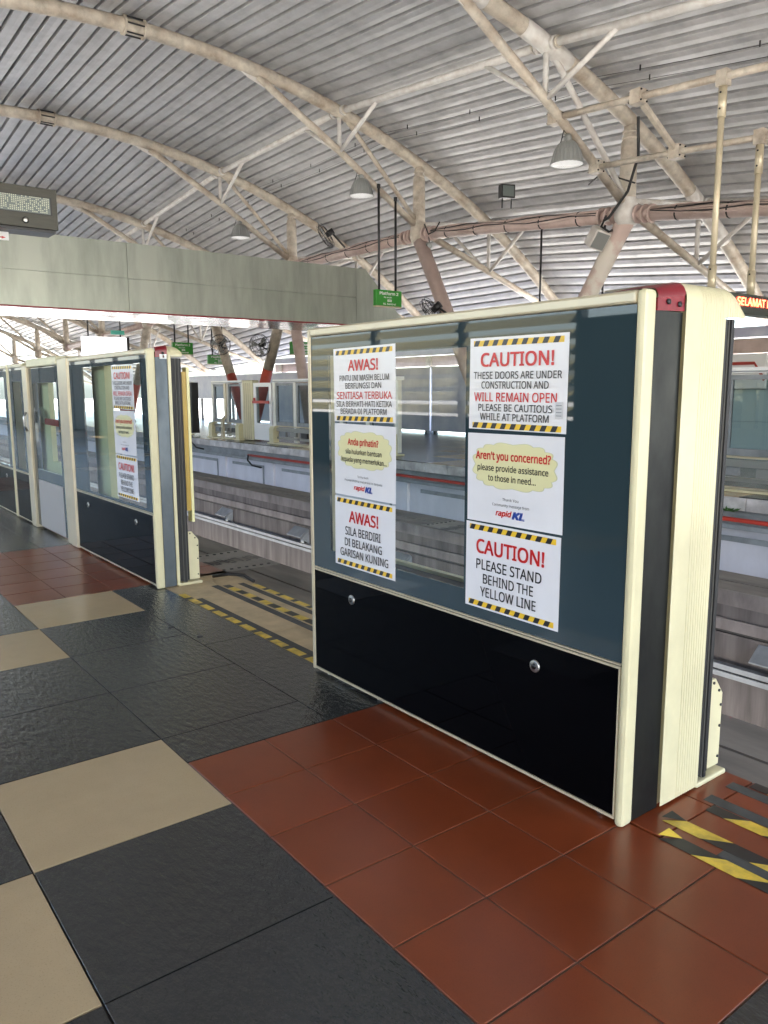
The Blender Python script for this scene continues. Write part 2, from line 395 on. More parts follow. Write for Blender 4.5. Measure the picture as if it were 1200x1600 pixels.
# ------------------------------------------------------------------ guideway beams
def guideway(x0, x1, label, brackets):
    t = thing('guideway_beam', label, 'monorail beam', (0, 0, -2.2), 'concrete monorail beams between the platforms')
    b = MB(); prof = [(0, 0), (0, -.15), (.03, -.16), (.03, -.28), (.0, -.29), (0, -.40), (.05, -.42), (.05, -1.28), (.0, -1.32), (0, -1.7)]
    for (za, zb, ins, mm) in ((-.6, -.75, 0, 'beamside2'), (-.752, -.885, .03, 'beamside'), (-.887, -1.0, .008, 'beamside2'), (-1.002, -1.04, .06, 'black'), (-1.042, -1.95, .045, 'beamside'), (-1.952, -2.3, .0, 'beamside')):
        b.box(x0+ins, x1-ins, -30, 90, zb, za-.004 if za == -.6 else za, mm)
    b.build('beam_body', t)
    tp = MB(); w_ = (x1-x0)
    tp.box(x0+.004, x0+w_*.45, -30, 90, -.604, -.596, 'beamtop'); tp.box(x0+w_*.47, x1-.004, -30, 90, -.604, -.59, 'beamtop')
    tp.build('running_surface', t)
    fjm = MB()
    for yc in (7.9,):
        for s_ in (-1, 1):
            fjm.box(x0+.02, x1-.02, yc+s_*.28-.2, yc+s_*.28+.2, -.589, -.586, 'concrete')
        for i in range(7):
            xx = x0+.06+i*(w_-.12)/7; dy = .1 if i % 2 else -.1
            fjm.box(xx, xx+.06, yc-dy-.012, yc-dy+.012, -.5855, -.583, 'black'); fjm.box(xx+.05, xx+.062, yc-abs(dy), yc+abs(dy), -.5855, -.583, 'black')
            fjm.lathe((xx+.03, yc-.4, -.584), [(.02, 0), (.02, .006), (0, .006)], 'grip', 8); fjm.lathe((xx+.03, yc+.4, -.584), [(.02, 0), (.02, .006), (0, .006)], 'grip', 8)
    fjm.build('expansion_joint', t)
    r = MB()
    for zc in (-1.36, -1.43):
        r.box(x0-.035, x0+.044, -30, 90, zc-.025, zc+.025, 'greypaint')
    r.box(x0-.015, x0+.044, -30, 90, -1.405, -1.385, 'black')
    r.build('conductor_rail', t)
    for yb in brackets:
        k = MB()
        k.poly([(x0+.04, yb, -1.08), (x0+.04, yb, -1.33), (x0-.12, yb, -1.22)], (0, .03, 0), 'greypaint')
        k.poly([(x0+.04, yb+.03, -1.07), (x0-.13, yb+.03, -1.2), (x0-.13, yb+.03, -1.215), (x0+.04, yb+.03, -1.085)], (0, .45, 0), 'greypaint')
        k.lathe((x0-.06, yb+.06, -1.31), [(.035, 0), (.035, .08), (0, .08)], 'steel', 10)
        k.build('rail_bracket', t)
    return t
guideway(7.05, 7.75, 'stained concrete monorail beam with grooved side and brackets below the far platform', [3.0, 5.2, 8.6, 11.4, 14.3, 17.2, 20.1])
guideway(3.5, 4.25, 'grey topped concrete monorail beam with finger joint next to the near platform', [])

# ------------------------------------------------------------------ far platform
OX = 9.2
o = MB(); o.box(OX+.35, 16.4, -20, 60, -.9, -.02, 'concrete')
o.build('far_platform_floor', kind='structure')
fs = MB()
for j in range(-12, 60):
    for i in range(7): tile(fs, OX+.02+i*.98, OX+.02+(i+1)*.98, j*.98, (j+1)*.98, 'slate' if (i*7+j*3) % 5 else 'beige', .005)
fs.build('far_platform_paving', kind='structure')
t = thing('platform_wall', 'pale panelled wall under the edge of the far platform', 'wall', (9.3, 10, -2.4))
b = MB()
for j in range(-26, 130):
    b.box(OX, OX+.349, j*.6, j*.6+.594, -.17, -.012, 'coping')
b.build('coping', t, bevel=.008)
b = MB(); b.box(OX+.12, OX+.35, -20, 80, -.42, -.172, 'greypaint'); b.box(OX+.09, OX+.119, -20, 80, -.24, -.21, 'greypaint'); b.box(OX+.06, OX+.119, -20, 80, -.42, -.36, 'greypaint')
b.build('service_ledge', t)
b = MB(); b.box(OX+.3, OX+.5, -20, 80, -2.4, -.422, 'wallpale')
b.build('wall_panel', t)
for j in range(0, 14):
    b = MB(); yy = j*2.6+1.2
    b.box(OX+.24, OX+.299, yy, yy+.35, -2.4, -.424, 'wallpale')
    b.build('pilaster', t)
for j in range(0, 14):
    b = MB(); yy = j*2.6+1.75
    b.box(OX+.28, OX+.2985, yy, yy+1.7, -.62, -.55, 'greypaint'); b.box(OX+.28, OX+.2985, yy, yy+.05, -1.1, -.62, 'greypaint')
    b.build('panel_frame', t)
b = MB(); b.tube([(OX+.075, -20, -.30), (OX+.075, 17.6, -.30), (OX+.075, 17.75, -.30)], .028, 'redpaint', 8)
tag(b.build('fire_pipe'), 'thin red pipe running along the far platform wall', 'pipe')
for i, (yy, dz) in enumerate(((17.7, -.3), (21.0, -.03))):
    b = MB(); b.tube([(OX+.05, yy, dz), (OX-.0, yy-.05, dz-.12), (OX+.02, yy-.25, dz-.24), (OX+.08, yy-.6, dz-.27)], .022, 'cable', 8)
    tag(b.build('cable'), ['black cable loop hanging at the end of the red pipe', 'black cable drooping over the far coping'][i], 'cable')
# weed
wd = MB()
for k in range(26):
    a = random.uniform(0, 6.3); l = random.uniform(.07, .18); base = Vector((OX+.02, 5.0+random.uniform(-.08, .08), -.19))
    d = Vector((-abs(math.cos(a))*.9, math.sin(a), random.uniform(.1, .8))).normalized()*l; s_ = Vector((0, .012, .008))
    wd.add([base, base+d*.5+s_, base+d, base+d*.5-s_], [(0, 1, 2, 3)], 'leaf')
tag(wd.build('weed'), 'small green weed growing under the far platform coping', 'plant')

# ================================================================== ROOF
XC, ZC, RR = 5.52, -10.45, 18.0
YI = lambda i: 3.114+5.609*i
DZ = {-2: -2.5, -1: -1.9, 0: -1.25, 1: -.52, 2: 0, 3: -.03, 4: -.45, 5: -.85, 6: -1.1, 7: -1.3, 8: -1.45, 9: -1.6, 10: -1.75, 11: -1.9}
def arcpt(x, i, dr=0):
    a = math.asin((x-XC)/RR); return Vector((XC+(RR+dr)*math.sin(a), YI(i), ZC+(RR+dr)*math.cos(a)+DZ[i]))
roof = thing('station_roof', 'vaulted roof of ribbed silver metal sheets over the tracks', 'roof', (XC, 20, 6))
A0, A1 = math.asin((-4.7-XC)/RR), math.asin((17.3-XC)/RR)
def profile():
    L = (A1-A0)*RR; n = int(L/.286); out = []
    for k in range(n):
        s0 = k*.286
        for ds, h in ((0, 0), (.10, -.008), (.205, 0), (.210, .09), (.262, .09), (.274, 0)): out.append((A0+(s0+ds)/RR, h))
    return out
PR = profile()
for i in range(-2, 9):
    b = MB(); vs = []
    sub = 4
    for q in range(sub+1):
        tt = q/sub
        for a, h in PR:
            r_ = RR+.16+h
            vs.append((XC+r_*math.sin(a), YI(i)+(YI(i+1)-YI(i))*tt, ZC+r_*math.cos(a)+DZ[i]*(1-tt)+DZ[i+1]*tt))
    n = len(PR); b.add(vs, [(q*n+k, q*n+k+1, (q+1)*n+k+1, (q+1)*n+k) for q in range(sub) for k in range(n-1)], 'roof')
    # closure flashing over the arch
    vs = []
    for q in (-.3, .3):
        for k in range(61):
            a = A0+(A1-A0)*k/60; r_ = RR+.31; vs.append((XC+r_*math.sin(a), YI(i)+q, ZC+r_*math.cos(a)+DZ[i]))
    b.add(vs, [(k, k+1, 61+k+1, 61+k) for k in range(60)], 'black')
    b.build('roof_sheet', roof)

NX, NZ = 12.0, 4.94
KZ = 6.25
def on_arc(x, dr=0):
    a = math.asin((x-XC)/RR); return (XC+(RR+dr)*math.sin(a), ZC+(RR+dr)*math.cos(a))
def truss(i, label):
    t = thing('roof_truss', label, 'roof truss', (NX, YI(i), 3+DZ[i]), 'curved tube trusses under the roof')
    o_ = Vector((NX, YI(i), 3+DZ[i])); Y = YI(i); D = DZ[i]
    P = lambda x, z: (x, Y, z+D)
    b = MB()
    b.tube([(*[arcpt(-4.7+(22.0)*k/48, i)[j] for j in range(3)],) for k in range(49)], .125 if i else .13, 'tube', 14)
    b.build('arch_rib', t)
    sp = MB()
    p0 = Vector(arcpt(XC+.03, i)); 
    for dx in (-.17, .17): sp.tube([arcpt(XC+dx-.02, i), arcpt(XC+dx+.02, i)], .165, 'tube', 14)
    for k in range(6):
        a = k*math.pi/3; off = Vector((0, math.cos(a)*.145, math.sin(a)*.145)); sp.tube([arcpt(XC-.16, i)+off, arcpt(XC+.16, i)+off], .014, 'black', 6)
    sp.build('splice_collar', t)
    if i == 1:
        for xa, xb in ((9.3, 10.35), (7.6, 8.5), (13.9, 15.2)):
            sp = MB(); sp.tube([arcpt(xa+(xb-xa)*q/6, i) for q in range(7)], .134, 'tubew', 14); sp.build('patched_paint', t)
    for sgn in (1,):
        F = lambda x: XC+(x-XC)*sgn
        sx, sz = on_arc(7.95, -.1); jx, jz = on_arc(9.83); ex, ez = on_arc(17.2, -.05); j2x, j2z = on_arc(14.24)
        kz2 = 4.19
        b = MB(); b.tube([P(F(sx), sz), P(F(9.83), KZ), P(F(NX), NZ)], .075, 'tube', 10); 
        b.poly([P(F(sx-.35), sz+.02), P(F(sx+.45), sz-.02), P(F(sx+.25), sz-.2), P(F(sx-.2), sz-.06)], (0, .02, 0), 'tubew')
        b.build('lower_chord', t)
        b = MB(); b.tube([P(F(NX), NZ), P(F(14.24), kz2), P(F(ex), ez)], .075, 'tube', 10); b.build('lower_chord', t)
        b = MB(); b.tube([P(F(9.83), KZ), P(F(jx), jz)], .045, 'tubew', 8); b.build('web_strut', t)
        b = MB(); b.tube([P(F(jx+.12), jz-.06), P(F(NX-.1), NZ+.18)], .05, 'tubew' if i == 1 else 'tube', 8); b.build('web_strut', t)
        b = MB(); b.tube([P(F(14.24), kz2), P(F(j2x), j2z)], .045, 'tubew', 8); b.build('web_strut', t)
        b = MB(); b.tube([P(F(j2x-.12), j2z-.02), P(F(NX+.1), NZ+.12)], .045, 'tubew', 8); b.build('web_strut', t)
        px, pz = on_arc(NX)
        b = MB(); b.tube([P(F(NX), pz), P(F(NX), pz-.28), P(F(NX), pz-.34), P(F(NX), NZ-.25)], [.1, .1, .135, .15], 'tube', 14)
        for zz in (pz-.2, pz-.3): b.tube([P(F(NX), zz), P(F(NX), zz+.04)], .125, 'tube', 14)
        b.build('post', t)
        b = MB(); b.lathe(P(F(NX), NZ-.3), [(.0, -.02), (.17, .0), (.21, .14), (.2, .3), (.15, .45)], 'tubew' if i == 1 else 'tube', 14); b.build('node', t)
    return t
tl = {1: 'nearest curved truss with white patched joints above the near gate', 2: 'curved tube truss above the green sign holding its two rods',
      3: 'curved tube truss rising just past the grey bridge', 4: 'curved tube truss partly hidden behind the top of the grey bridge',
      5: 'curved tube truss far down the station seen under the bridge', 6: 'faint truss in the far glare beyond the bridge', 7: 'thin curved truss deep in the glare under the bridge', 8: 'thin truss last but one from the far end of the roof', 9: 'farthest curved truss at the end of the roof'}
for i in range(1, 10): truss(i, tl[i])
# two bare arches overhead behind the viewer's head are out of the picture: only the near one's rib is kept
# purlin tubes with braces, per bay
def purlin(i, xj, kz, label):
    a = Vector(arcpt(xj, i)); b_ = Vector(arcpt(xj, i+1))
    t = thing('purlin', label, 'roof purlin', tuple(a), 'white tube purlins between the trusses')
    d = (b_-a).normalized()
    m_ = MB(); m_.tube([a+d*.16, b_-d*.16], .065, 'tubew', 10)
    for e, s_ in ((a, 1), (b_, -1)):
        m_.tube([e+d*s_*.13, e+d*s_*.2], .1, 'tubew', 10); m_.tube([e+d*s_*.22, e+d*s_*.25], .09, 'tube', 10)
    m_.build('tube', t)
    for e, s_, j in ((a, 1, i), (b_, -1, i+1)):
        k = Vector((xj, YI(j), kz+DZ[j])); m_ = MB(); m_.tube([k+Vector((0, s_*.05, 0)), e+d*s_*1.36], .042, 'tubew', 8); m_.build('brace', t)
pl1 = {0: 'white purlin tube running off the top corner of the photo', 1: 'white purlin tube with braces between the two nearest trusses', 2: 'white purlin tube on the left above the second hanging lamp', 3: 'white purlin tube just above the grey bridge', 4: 'white purlin tube beyond the bridge top', 5: 'faint purlin tube in the glare beyond the bridge', 6: 'farthest purlin tube in the glare'}
pl2 = {0: 'low white purlin tube above the red display sign', 1: 'low purlin tube behind the pink beam over the near gate', 2: 'low purlin tube behind the green platform sign', 3: 'low purlin tube sloping over the far fans', 4: 'low purlin tube far along the right side of the roof', 5: 'small low purlin far down the station', 6: 'smallest low purlin near the vanishing point'}
for i in range(0, 7): purlin(i, 9.83, KZ, pl1[i]); purlin(i, 14.24, 4.19, pl2[i])
# edge arch at the open near end
b = MB(); b.tube([arcpt(-4.7+22.0*k/40, 0) for k in range(41)], .125, 'tube', 12); tag(b.build('arch_rib_tube'), 'curved roof tube over the near end of the platform', 'roof truss')
b = MB(); b.tube([(NX, YI(0), on_arc(NX)[1]+DZ[0]), (NX, YI(0), NZ-.2+DZ[0])], .14, 'tube', 12); tag(b.build('roof_post'), 'short roof post over the near end of the platform', 'roof post')
# pink longitudinal pipes
plab = {0: 'faded pink pipe beam with strapped cables running to the right edge', 1: 'faded pink pipe beam carrying the floodlight', 2: 'faded pink pipe beam ending behind the bridge with a fan on it', 3: 'pink pipe beam hidden behind the bridge', 4: 'pink pipe beam beyond the bridge', 5: 'pale pipe beam far off in the glare', 6: 'farthest pipe beam in the glare'}
for i in range(0, 7):
    a = Vector((NX, YI(i), NZ-.12+DZ[i])); e = Vector((NX, YI(i+1), NZ-.12+DZ[i+1])); d = (e-a).normalized()
    t = thing('pipe_beam', plab[i], 'pipe beam', tuple(a), 'pink pipe beams along the column heads')
    m_ = MB(); m_.tube([a+d*.5, e-d*.5], .125, 'pink', 14); m_.build('tube', t)
    for s_, q in ((1, a), (-1, e)):
        m_ = MB(); m_.tube([q+d*s_*.1, q+d*s_*.5], .09, 'pink', 12)
        for o_ in (.22, .36, .5): m_.tube([q+d*s_*o_, q+d*s_*(o_+.035)], .155, 'pink', 14)
        m_.build('flange', t)
    if i < 3:
        m_ = MB()
        for q in range(5):
            z_ = .127+.008*(q % 2); ang = 2.3+q*.25
            pts = [a.lerp(e, .1+.8*k/8)+Vector((math.cos(ang)*.135, 0, math.sin(ang)*.135-.03*math.sin(k*1.7+q))) for k in range(9)]
            m_.tube(pts, .012, 'cable' if q % 2 else 'pink', 5)
        for k in range(5):
            c_ = a.lerp(e, .18+.16*k); m_.tube([c_-d*.012, c_+d*.012], .133, 'cable', 12)
        m_.build('strapped_cable', t)
# V columns
def column(x, ya, yb, ztop, label, band=False, mt='pink', zb=0.0):
    t = thing('roof_column', label, 'column', (x, yb, zb), 'leaning roof columns on the far platform')
    m_ = MB(); a = Vector((x, ya, ztop)); e = Vector((x, yb, zb)); 
    if band:
        m_.tube([a, a.lerp(e, .58)], .16, 'tube', 16)
    else: m_.tube([a, e], .16, mt, 16)
    m_.build('shaft', t)
    if band:
        m_ = MB(); m_.tube([a.lerp(e, .58), e], .162, 'bandred', 16); m_.build('red_band', t)
    m_ = MB(); m_.tube([e, e+Vector((0, 0, .06))], .28, 'tube', 16); m_.build('foot_plate', t)
M['pinkwhite'] = mat('patched_pink_paint', (.60, .47, .42), .5, col2=(.68, .63, .56), vscale=1.6, ramp=(.48, .56))
mid12, mid34 = (YI(1)+YI(2))/2, (YI(3)+YI(4))/2
column(NX, YI(1), mid12-.15, NZ-.2+DZ[1], 'pink and cream leaning column with speaker, left leaning from the nearest truss', mt='pinkwhite')
column(NX, YI(2), mid12+.15, NZ-.2+DZ[2], 'dusty pink leaning column behind the green sign')
column(NX, YI(3), mid34-.15, NZ-.2+DZ[3], 'leaning column with red lower band holding the right fan beyond the bridge', True)
column(NX, YI(4), mid34+.15, NZ-.2+DZ[4], 'leaning column with red lower band and caged fan left of its pair', True)
column(NX, 20.2, 19.05, 4.6, 'plain pink column just left of the near gate corner under the bridge')
column(NX, YI(5), (YI(5)+YI(6))/2-.15, NZ-.2+DZ[5], 'far leaning column in the glare with loudspeakers', True)
column(NX, YI(6), (YI(5)+YI(6))/2+.15, NZ-.2+DZ[6], 'farthest leaning column in the glare', True)

# fittings on the roof structure ---------------------------------------------------------
def lamp(loc, hang, label):
    x, y, z = loc     # z of rim
    t = thing('bay_lamp', label, 'lamp', loc, 'ribbed dome lamps hung from the trusses')
    m_ = MB(); m_.lathe(loc, [(.26, 0), (.262, .02), (.245, .1), (.215, .2), (.16, .3), (.1, .35), (.06, .36)], 'lampshell', 48, ribs=1)
    m_.lathe(loc, [(.26, 0), (.275, .0), (.275, .018), (.26, .022)], 'lampshell', 32)
    shd = m_.build('shade', t)
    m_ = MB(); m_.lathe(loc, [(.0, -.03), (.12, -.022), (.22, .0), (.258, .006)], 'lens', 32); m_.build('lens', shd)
    m_ = MB(); m_.lathe((x, y, z+.36), [(.06, 0), (.065, .05), (.05, .1), (.0, .1)], 'lampshell', 16); m_.build('ballast_cap', t)
    m_ = MB(); m_.tube([(x, y, z+.46), (x, y, z+.52), (x+.03, y, z+.56), (x+.02, y, hang)], .012, 'black', 6)
    m_.tube([(x, y, z+.42), (x-.12, y, z+.4), (x-.17, y, z+.3), (x-.1, y, z+.5), (x, y, hang)], .007, 'black', 5); m_.build('hook', t)
for i, y_ in ((1, 8.72), (2, 14.33), (3, 19.94)):
    pass
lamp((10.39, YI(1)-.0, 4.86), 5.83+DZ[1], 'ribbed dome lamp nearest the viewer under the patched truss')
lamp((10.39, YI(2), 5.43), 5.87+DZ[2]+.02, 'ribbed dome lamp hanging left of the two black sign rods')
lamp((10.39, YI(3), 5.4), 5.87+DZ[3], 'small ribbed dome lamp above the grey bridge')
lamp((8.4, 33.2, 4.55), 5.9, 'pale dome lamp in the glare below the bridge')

def rod(x, y, z0, z1, label, r=.024):
    b = MB(); b.tube([(x, y, z0), (x, y, z1)], r, 'black', 8); b.tube([(x, y, z1-.06), (x, y, z1+.03)], r*1.5, 'black', 8)
    tag(b.build('hanger_rod'), label, 'hanger rod')
rod(14.2, 12.6, 2.6, 5.05, 'black rod hanging above the near gate left of the column')
rod(14.2, 10.85, 2.6, 4.85, 'short black rod showing just above the near gate right of the column')

# green platform sign
def green_sign(x0, x1, y, z0, z1, ztops, label, detail=True):
    t = thing('platform_sign', label, 'sign', ((x0+x1)/2, y, z0), 'green hanging platform signs')
    m_ = MB(); m_.box(x0, x1, y, y+.1, z0+.03, z1, 'signgreen'); m_.build('panel', t, bevel=.005)
    m_ = MB(); m_.box(x0, x1, y-.003, y+.103, z0, z0+.028, 'creamrail'); m_.build('bottom_trim', t)
    wd_ = x1-x0; U = (wd_, 0, 0); h = z1-z0; V = (0, 0, 1); og = (x0, y, z0)
    m_ = MB()
    letter(m_, 'Platform 2', og, U, V, .14, .86, h*.72, h*.16, 'white', .015, lift=.003)
    letter(m_, 'Ke arah', og, U, V, .3, .6, h*.54, h*.085, 'white', .012, lift=.003)
    letter(m_, 'KL Sentral', og, U, V, .28, .76, h*.15, h*.1, 'white', .014, lift=.003)
    m_.box(x0+wd_*.44, x0+wd_*.6, y-.003, y-.0005, z0+h*.33, z0+h*.46, 'white')
    letter(m_, 'MR8', og, U, V, .47, .57, h*.36, h*.065, 'signgreen', .01, lift=.0045)
    m_.build('lettering', t)
    for i_, (xx, zt) in enumerate(ztops):
        m_ = MB(); m_.tube([(xx, y+.05, z1), (xx, y+.05, zt)], .026, 'black', 8); m_.tube([(xx, y+.05, zt-.05), (xx, y+.05, zt+.03)], .04, 'black', 8); m_.build('hanger_rod', t)
    return t
green_sign(10.33, 11.03, 13.75, 3.07, 3.43, ((10.45, 5.55), (10.9, 5.35)), 'green hanging sign reading Platform 2 in front of the bridge end')
green_sign(10.35, 11.05, 24.8, 2.47, 2.87, ((10.45, 5.0), (10.92, 4.9)), 'green hanging sign seen over the red cap of the second gate')
green_sign(12.6, 13.5, 27.0, 2.25, 2.6, ((12.8, 4.0), (13.2, 4.0)), 'pale green sign hanging between the two fans beyond the bridge')
green_sign(12.3, 13.3, 20.6, 2.35, 2.75, ((12.4, 4.5), (12.6, 4.4)), 'green sign right beside the right fan under the bridge')

# fans
def fan(c, aim, mount, label):
    c = Vector(c); aim = Vector(aim).normalized()
    t = thing('wall_fan', label, 'fan', tuple(c), 'black caged fans')
    u = aim.cross(Vector((0, 0, 1))).normalized(); v = u.cross(aim)
    cg = MB(); R_ = .33
    def ring(r, d): return [c+aim*d+(u*math.cos(a)+v*math.sin(a))*r for a in [2*math.pi*k/24 for k in range(25)]]
    for r, d in ((R_, 0), (R_*.97, .07), (R_*.97, -.07), (R_*.6, .1), (R_*.6, -.1)): cg.tube(ring(r, d), .009 if r == R_ else .005, 'black', 5)
    for k in range(20):
        a = 2*math.pi*k/20; e = (u*math.cos(a)+v*math.sin(a))
        for s_ in (-1, 1): cg.tube([c+e*.05+aim*s_*.12, c+e*R_*.6+aim*s_*.1, c+e*R_], .0035, 'black', 4, False)
    cg.build('cage', t)
    bl = MB()
    for k in range(3):
        a0 = k*2.094; pts = []
        for q in range(4):
            a = a0+q*.2; pts.append(c+(u*math.cos(a)+v*math.sin(a))*(.28)+aim*(.03-.015*q))
        bl.poly([c+aim*.02]+pts, aim*.006, 'lampshell')
    bl.build('blade', t)
    mo = MB(); mo.tube([c-aim*.02, c-aim*.24], [.07, .085], 'black', 12); mo.tube([c-aim*.2, c-aim*.26-Vector((0, 0, .12)), Vector(mount)], .025, 'black', 8); mo.build('motor', t)
fan((11.7, 17.75, 5.27), (-.75, .5, -.6), (12, 17.3, 4.95), 'black caged fan on the pink pipe by the bridge end')
fan((11.5, 13.28, 3.0), (-.3, .6, -.5), (12, 13.1, 2.85), 'black fan peeking over the top of the near gate')
fan((11.6, 23.9, 2.78), (-.6, -.8, -.2), (12, 24.2, 2.7), 'caged fan on the left red banded column')
fan((11.6, 21.25, 2.64), (-.8, -.5, -.2), (12, 21.3, 2.5), 'caged fan on the right red banded column')
# floodlight
t = thing('floodlight', 'square black floodlight standing on the pink pipe', 'floodlight', (12, 11.57, 4.87))
m_ = MB(); q = Vector((11.98, 11.57, 5.22))
R3 = Matrix.Rotation(rad(-20), 3, 'Z')
def hb(mb, c, R, sx, sy, sz, m):
    vs = [Vector(c)+R@Vector((x*sx/2, y*sy/2, z*sz/2)) for x in (-1, 1) for y in (-1, 1) for z in (-1, 1)]
    mb.add(vs, [(0, 1, 3, 2), (4, 6, 7, 5), (0, 4, 5, 1), (2, 3, 7, 6), (0, 2, 6, 4), (1, 5, 7, 3)], m)
hb(m_, q, R3, .3, .14, .26, 'black')
for k in range(6): hb(m_, q+R3@Vector((-.12+k*.048, .1, 0)), R3, .012, .07, .24, 'black')
m_.build('housing', t, bevel=.01)
m_ = MB(); hb(m_, q+R3@Vector((0, -.074, 0)), R3, .24, .006, .2, 'ledoff'); m_.build('lens', t)
m_ = MB()
for s_ in (-.1, .1): m_.tube([q+R3@Vector((s_, 0, -.12)), q+R3@Vector((s_, 0, -.32))], .014, 'black', 6)
m_.build('bracket', t)
# loudspeaker on column and loose cables
t = thing('loudspeaker', 'cream box loudspeaker strapped to the patched leaning column', 'loudspeaker', (11.7, 9.1, 3.75))
R3 = Matrix.Rotation(rad(35), 3, 'X') @ Matrix.Rotation(rad(-25), 3, 'Z')
m_ = MB(); hb(m_, (11.72, 9.1, 3.93), R3, .3, .26, .34, 'tubew'); m_.build('cabinet', t, bevel=.02)
m_ = MB(); hb(m_, Vector((11.72, 9.1, 3.93))+R3@Vector((-.0, -.135, 0)), R3, .24, .012, .28, 'lampshell'); m_.build('grille', t)
m_ = MB(); m_.tube([(11.75, 9.1, 4.1), (11.85, 9.05, 4.25), (12, 9.0, 4.25)], .03, 'tubew', 8); m_.build('arm', t)
t = thing('security_camera', 'small grey camera hanging under the pink pipe by the leaning column', 'camera', (11.9, 13.83, 4.45))
m_ = MB(); m_.tube([(11.95, 13.95, 4.55), (11.8, 13.7, 4.46)], .05, 'lampshell', 10); m_.build('body', t)
m_ = MB(); m_.tube([(11.95, 13.9, 4.55), (11.97, 13.95, 4.75), (12, 13.95, 4.8)], .015, 'black', 6); m_.build('arm', t)
for pts, r_, lb in (([(11.2, 8.0, 5.55), (11.6, 8.25, 5.1), (11.7, 8.5, 4.6), (11.75, 8.9, 4.25), (11.7, 8.98, 4.2)], .025, 'thick black cable draped over the nearest column head'),
                    ([(11.8, 9.0, 4.3), (11.65, 8.98, 4.1), (11.7, 8.85, 4.0), (11.85, 8.9, 4.05)], .02, 'short black cable loop by the loudspeaker'),
                    ([(11.8, 13.9, 4.95), (11.75, 13.7, 4.7), (11.8, 13.55, 4.75), (11.9, 13.5, 4.95)], .014, 'thin cable loop under the second column head'),
                    ([(11.8, 9.4, 4.9), (11.7, 9.1, 4.98), (11.7, 8.8, 4.9), (11.75, 8.4, 4.72)], .014, 'loose cable across the nearest column head')):
    m_ = MB(); m_.tube(pts, r_, 'cable', 7); tag(m_.build('cable'), lb, 'cable')
for k, xx in enumerate((10.9, 11.15)):
    m_ = MB()
    pts = []
    for i in range(0, 4):
        for q in range(6):
            tt = q/6; A = arcpt(xx, i); B = arcpt(xx, i+1); pts.append(A.lerp(B, tt)+Vector((0, 0, .06-.05*math.sin(math.pi*tt))))
    m_.tube(pts, .004, 'cable', 4)
    for q in range(1, len(pts), 2): m_.tube([pts[q]+Vector((0, 0, .06)), pts[q]-Vector((0, 0, .02))], .012, 'cable', 5)
    tag(m_.build('wire'), ['thin clipped wire under the sheets, higher of two', 'thin clipped wire under the sheets, lower of two'][k], 'wire')

# red text display on hung frame
t = thing('pipe_rack', 'cream pipe frame clamped to the nearest truss and holding two long poles', 'frame', (10.6, 7.2, 4.9))
PU = [Vector((10.2, 8.83, 5.55)), Vector((10.2, 7.3, 5.44)), Vector((10.2, 4.4, 5.2))]
PL_ = [Vector((11.1, 8.7, 4.93)), Vector((11.1, 7.22, 4.83)), Vector((11.1, 4.4, 4.62))]
m_ = MB(); m_.tube(PU, .05, 'tube', 10); m_.build('upper_rail', t)
m_ = MB(); m_.tube(PL_, .045, 'tube', 10); m_.build('lower_rail', t)
m_ = MB(); m_.bar(PU[1], PL_[1], .07, .07, 'tube'); m_.build('cross_bar', t)
for q in (PU[0], PU[1], PL_[0], PL_[1]):
    m_ = MB(); m_.box(q.x-.09, q.x+.09, q.y-.09, q.y+.09, q.z-.1, q.z+.1, 'tube')
    for dx in (-.07, .07):
        for dz in (-.07, .07): m_.tube([(q.x+dx, q.y-.11, q.z+dz), (q.x+dx, q.y+.11, q.z+dz)], .016, 'black', 6)
    m_.build('clamp', t, bevel=.012)
for (x, y, zt) in ((10.2, 6.0, 5.33), (11.1, 5.93, 4.75)):
    m_ = MB(); m_.tube([(x, y, zt), (x, y, 2.58)], .042, 'creamrail', 10); m_.box(x-.07, x+.07, y-.07, y+.07, zt-.12, zt+.08, 'tube'); m_.tube([(x, y, zt-.5), (x, y, zt-.1)], .055, 'creamrail', 10); m_.tube([(x, y, 2.601), (x, y, 2.95)], .055, 'creamrail', 10)
    for zz in (zt-.2, zt-.4, 2.9): m_.tube([(x-.06, y-.0, zz), (x+.06, y, zz)], .014, 'black', 6)
    m_.build('pole', t)
t = thing('text_display', 'dark display box with lit red letters behind the near gate cap', 'display', (10.6, 5.9, 2.3))
m_ = MB(); m_.box(8.85, 12.6, 5.8, 6.0, 2.325, 2.60, 'ledbox'); m_.build('case', t, bevel=.01)
m_ = MB(); letter(m_, 'SELAMAT DATANG', (10.52, 5.795, 2.445), (1, 0, 0), (0, 0, 1), 0, 1.5, 0, .10, 'ledred', .012, lift=.003); m_.build('lit_text', t)

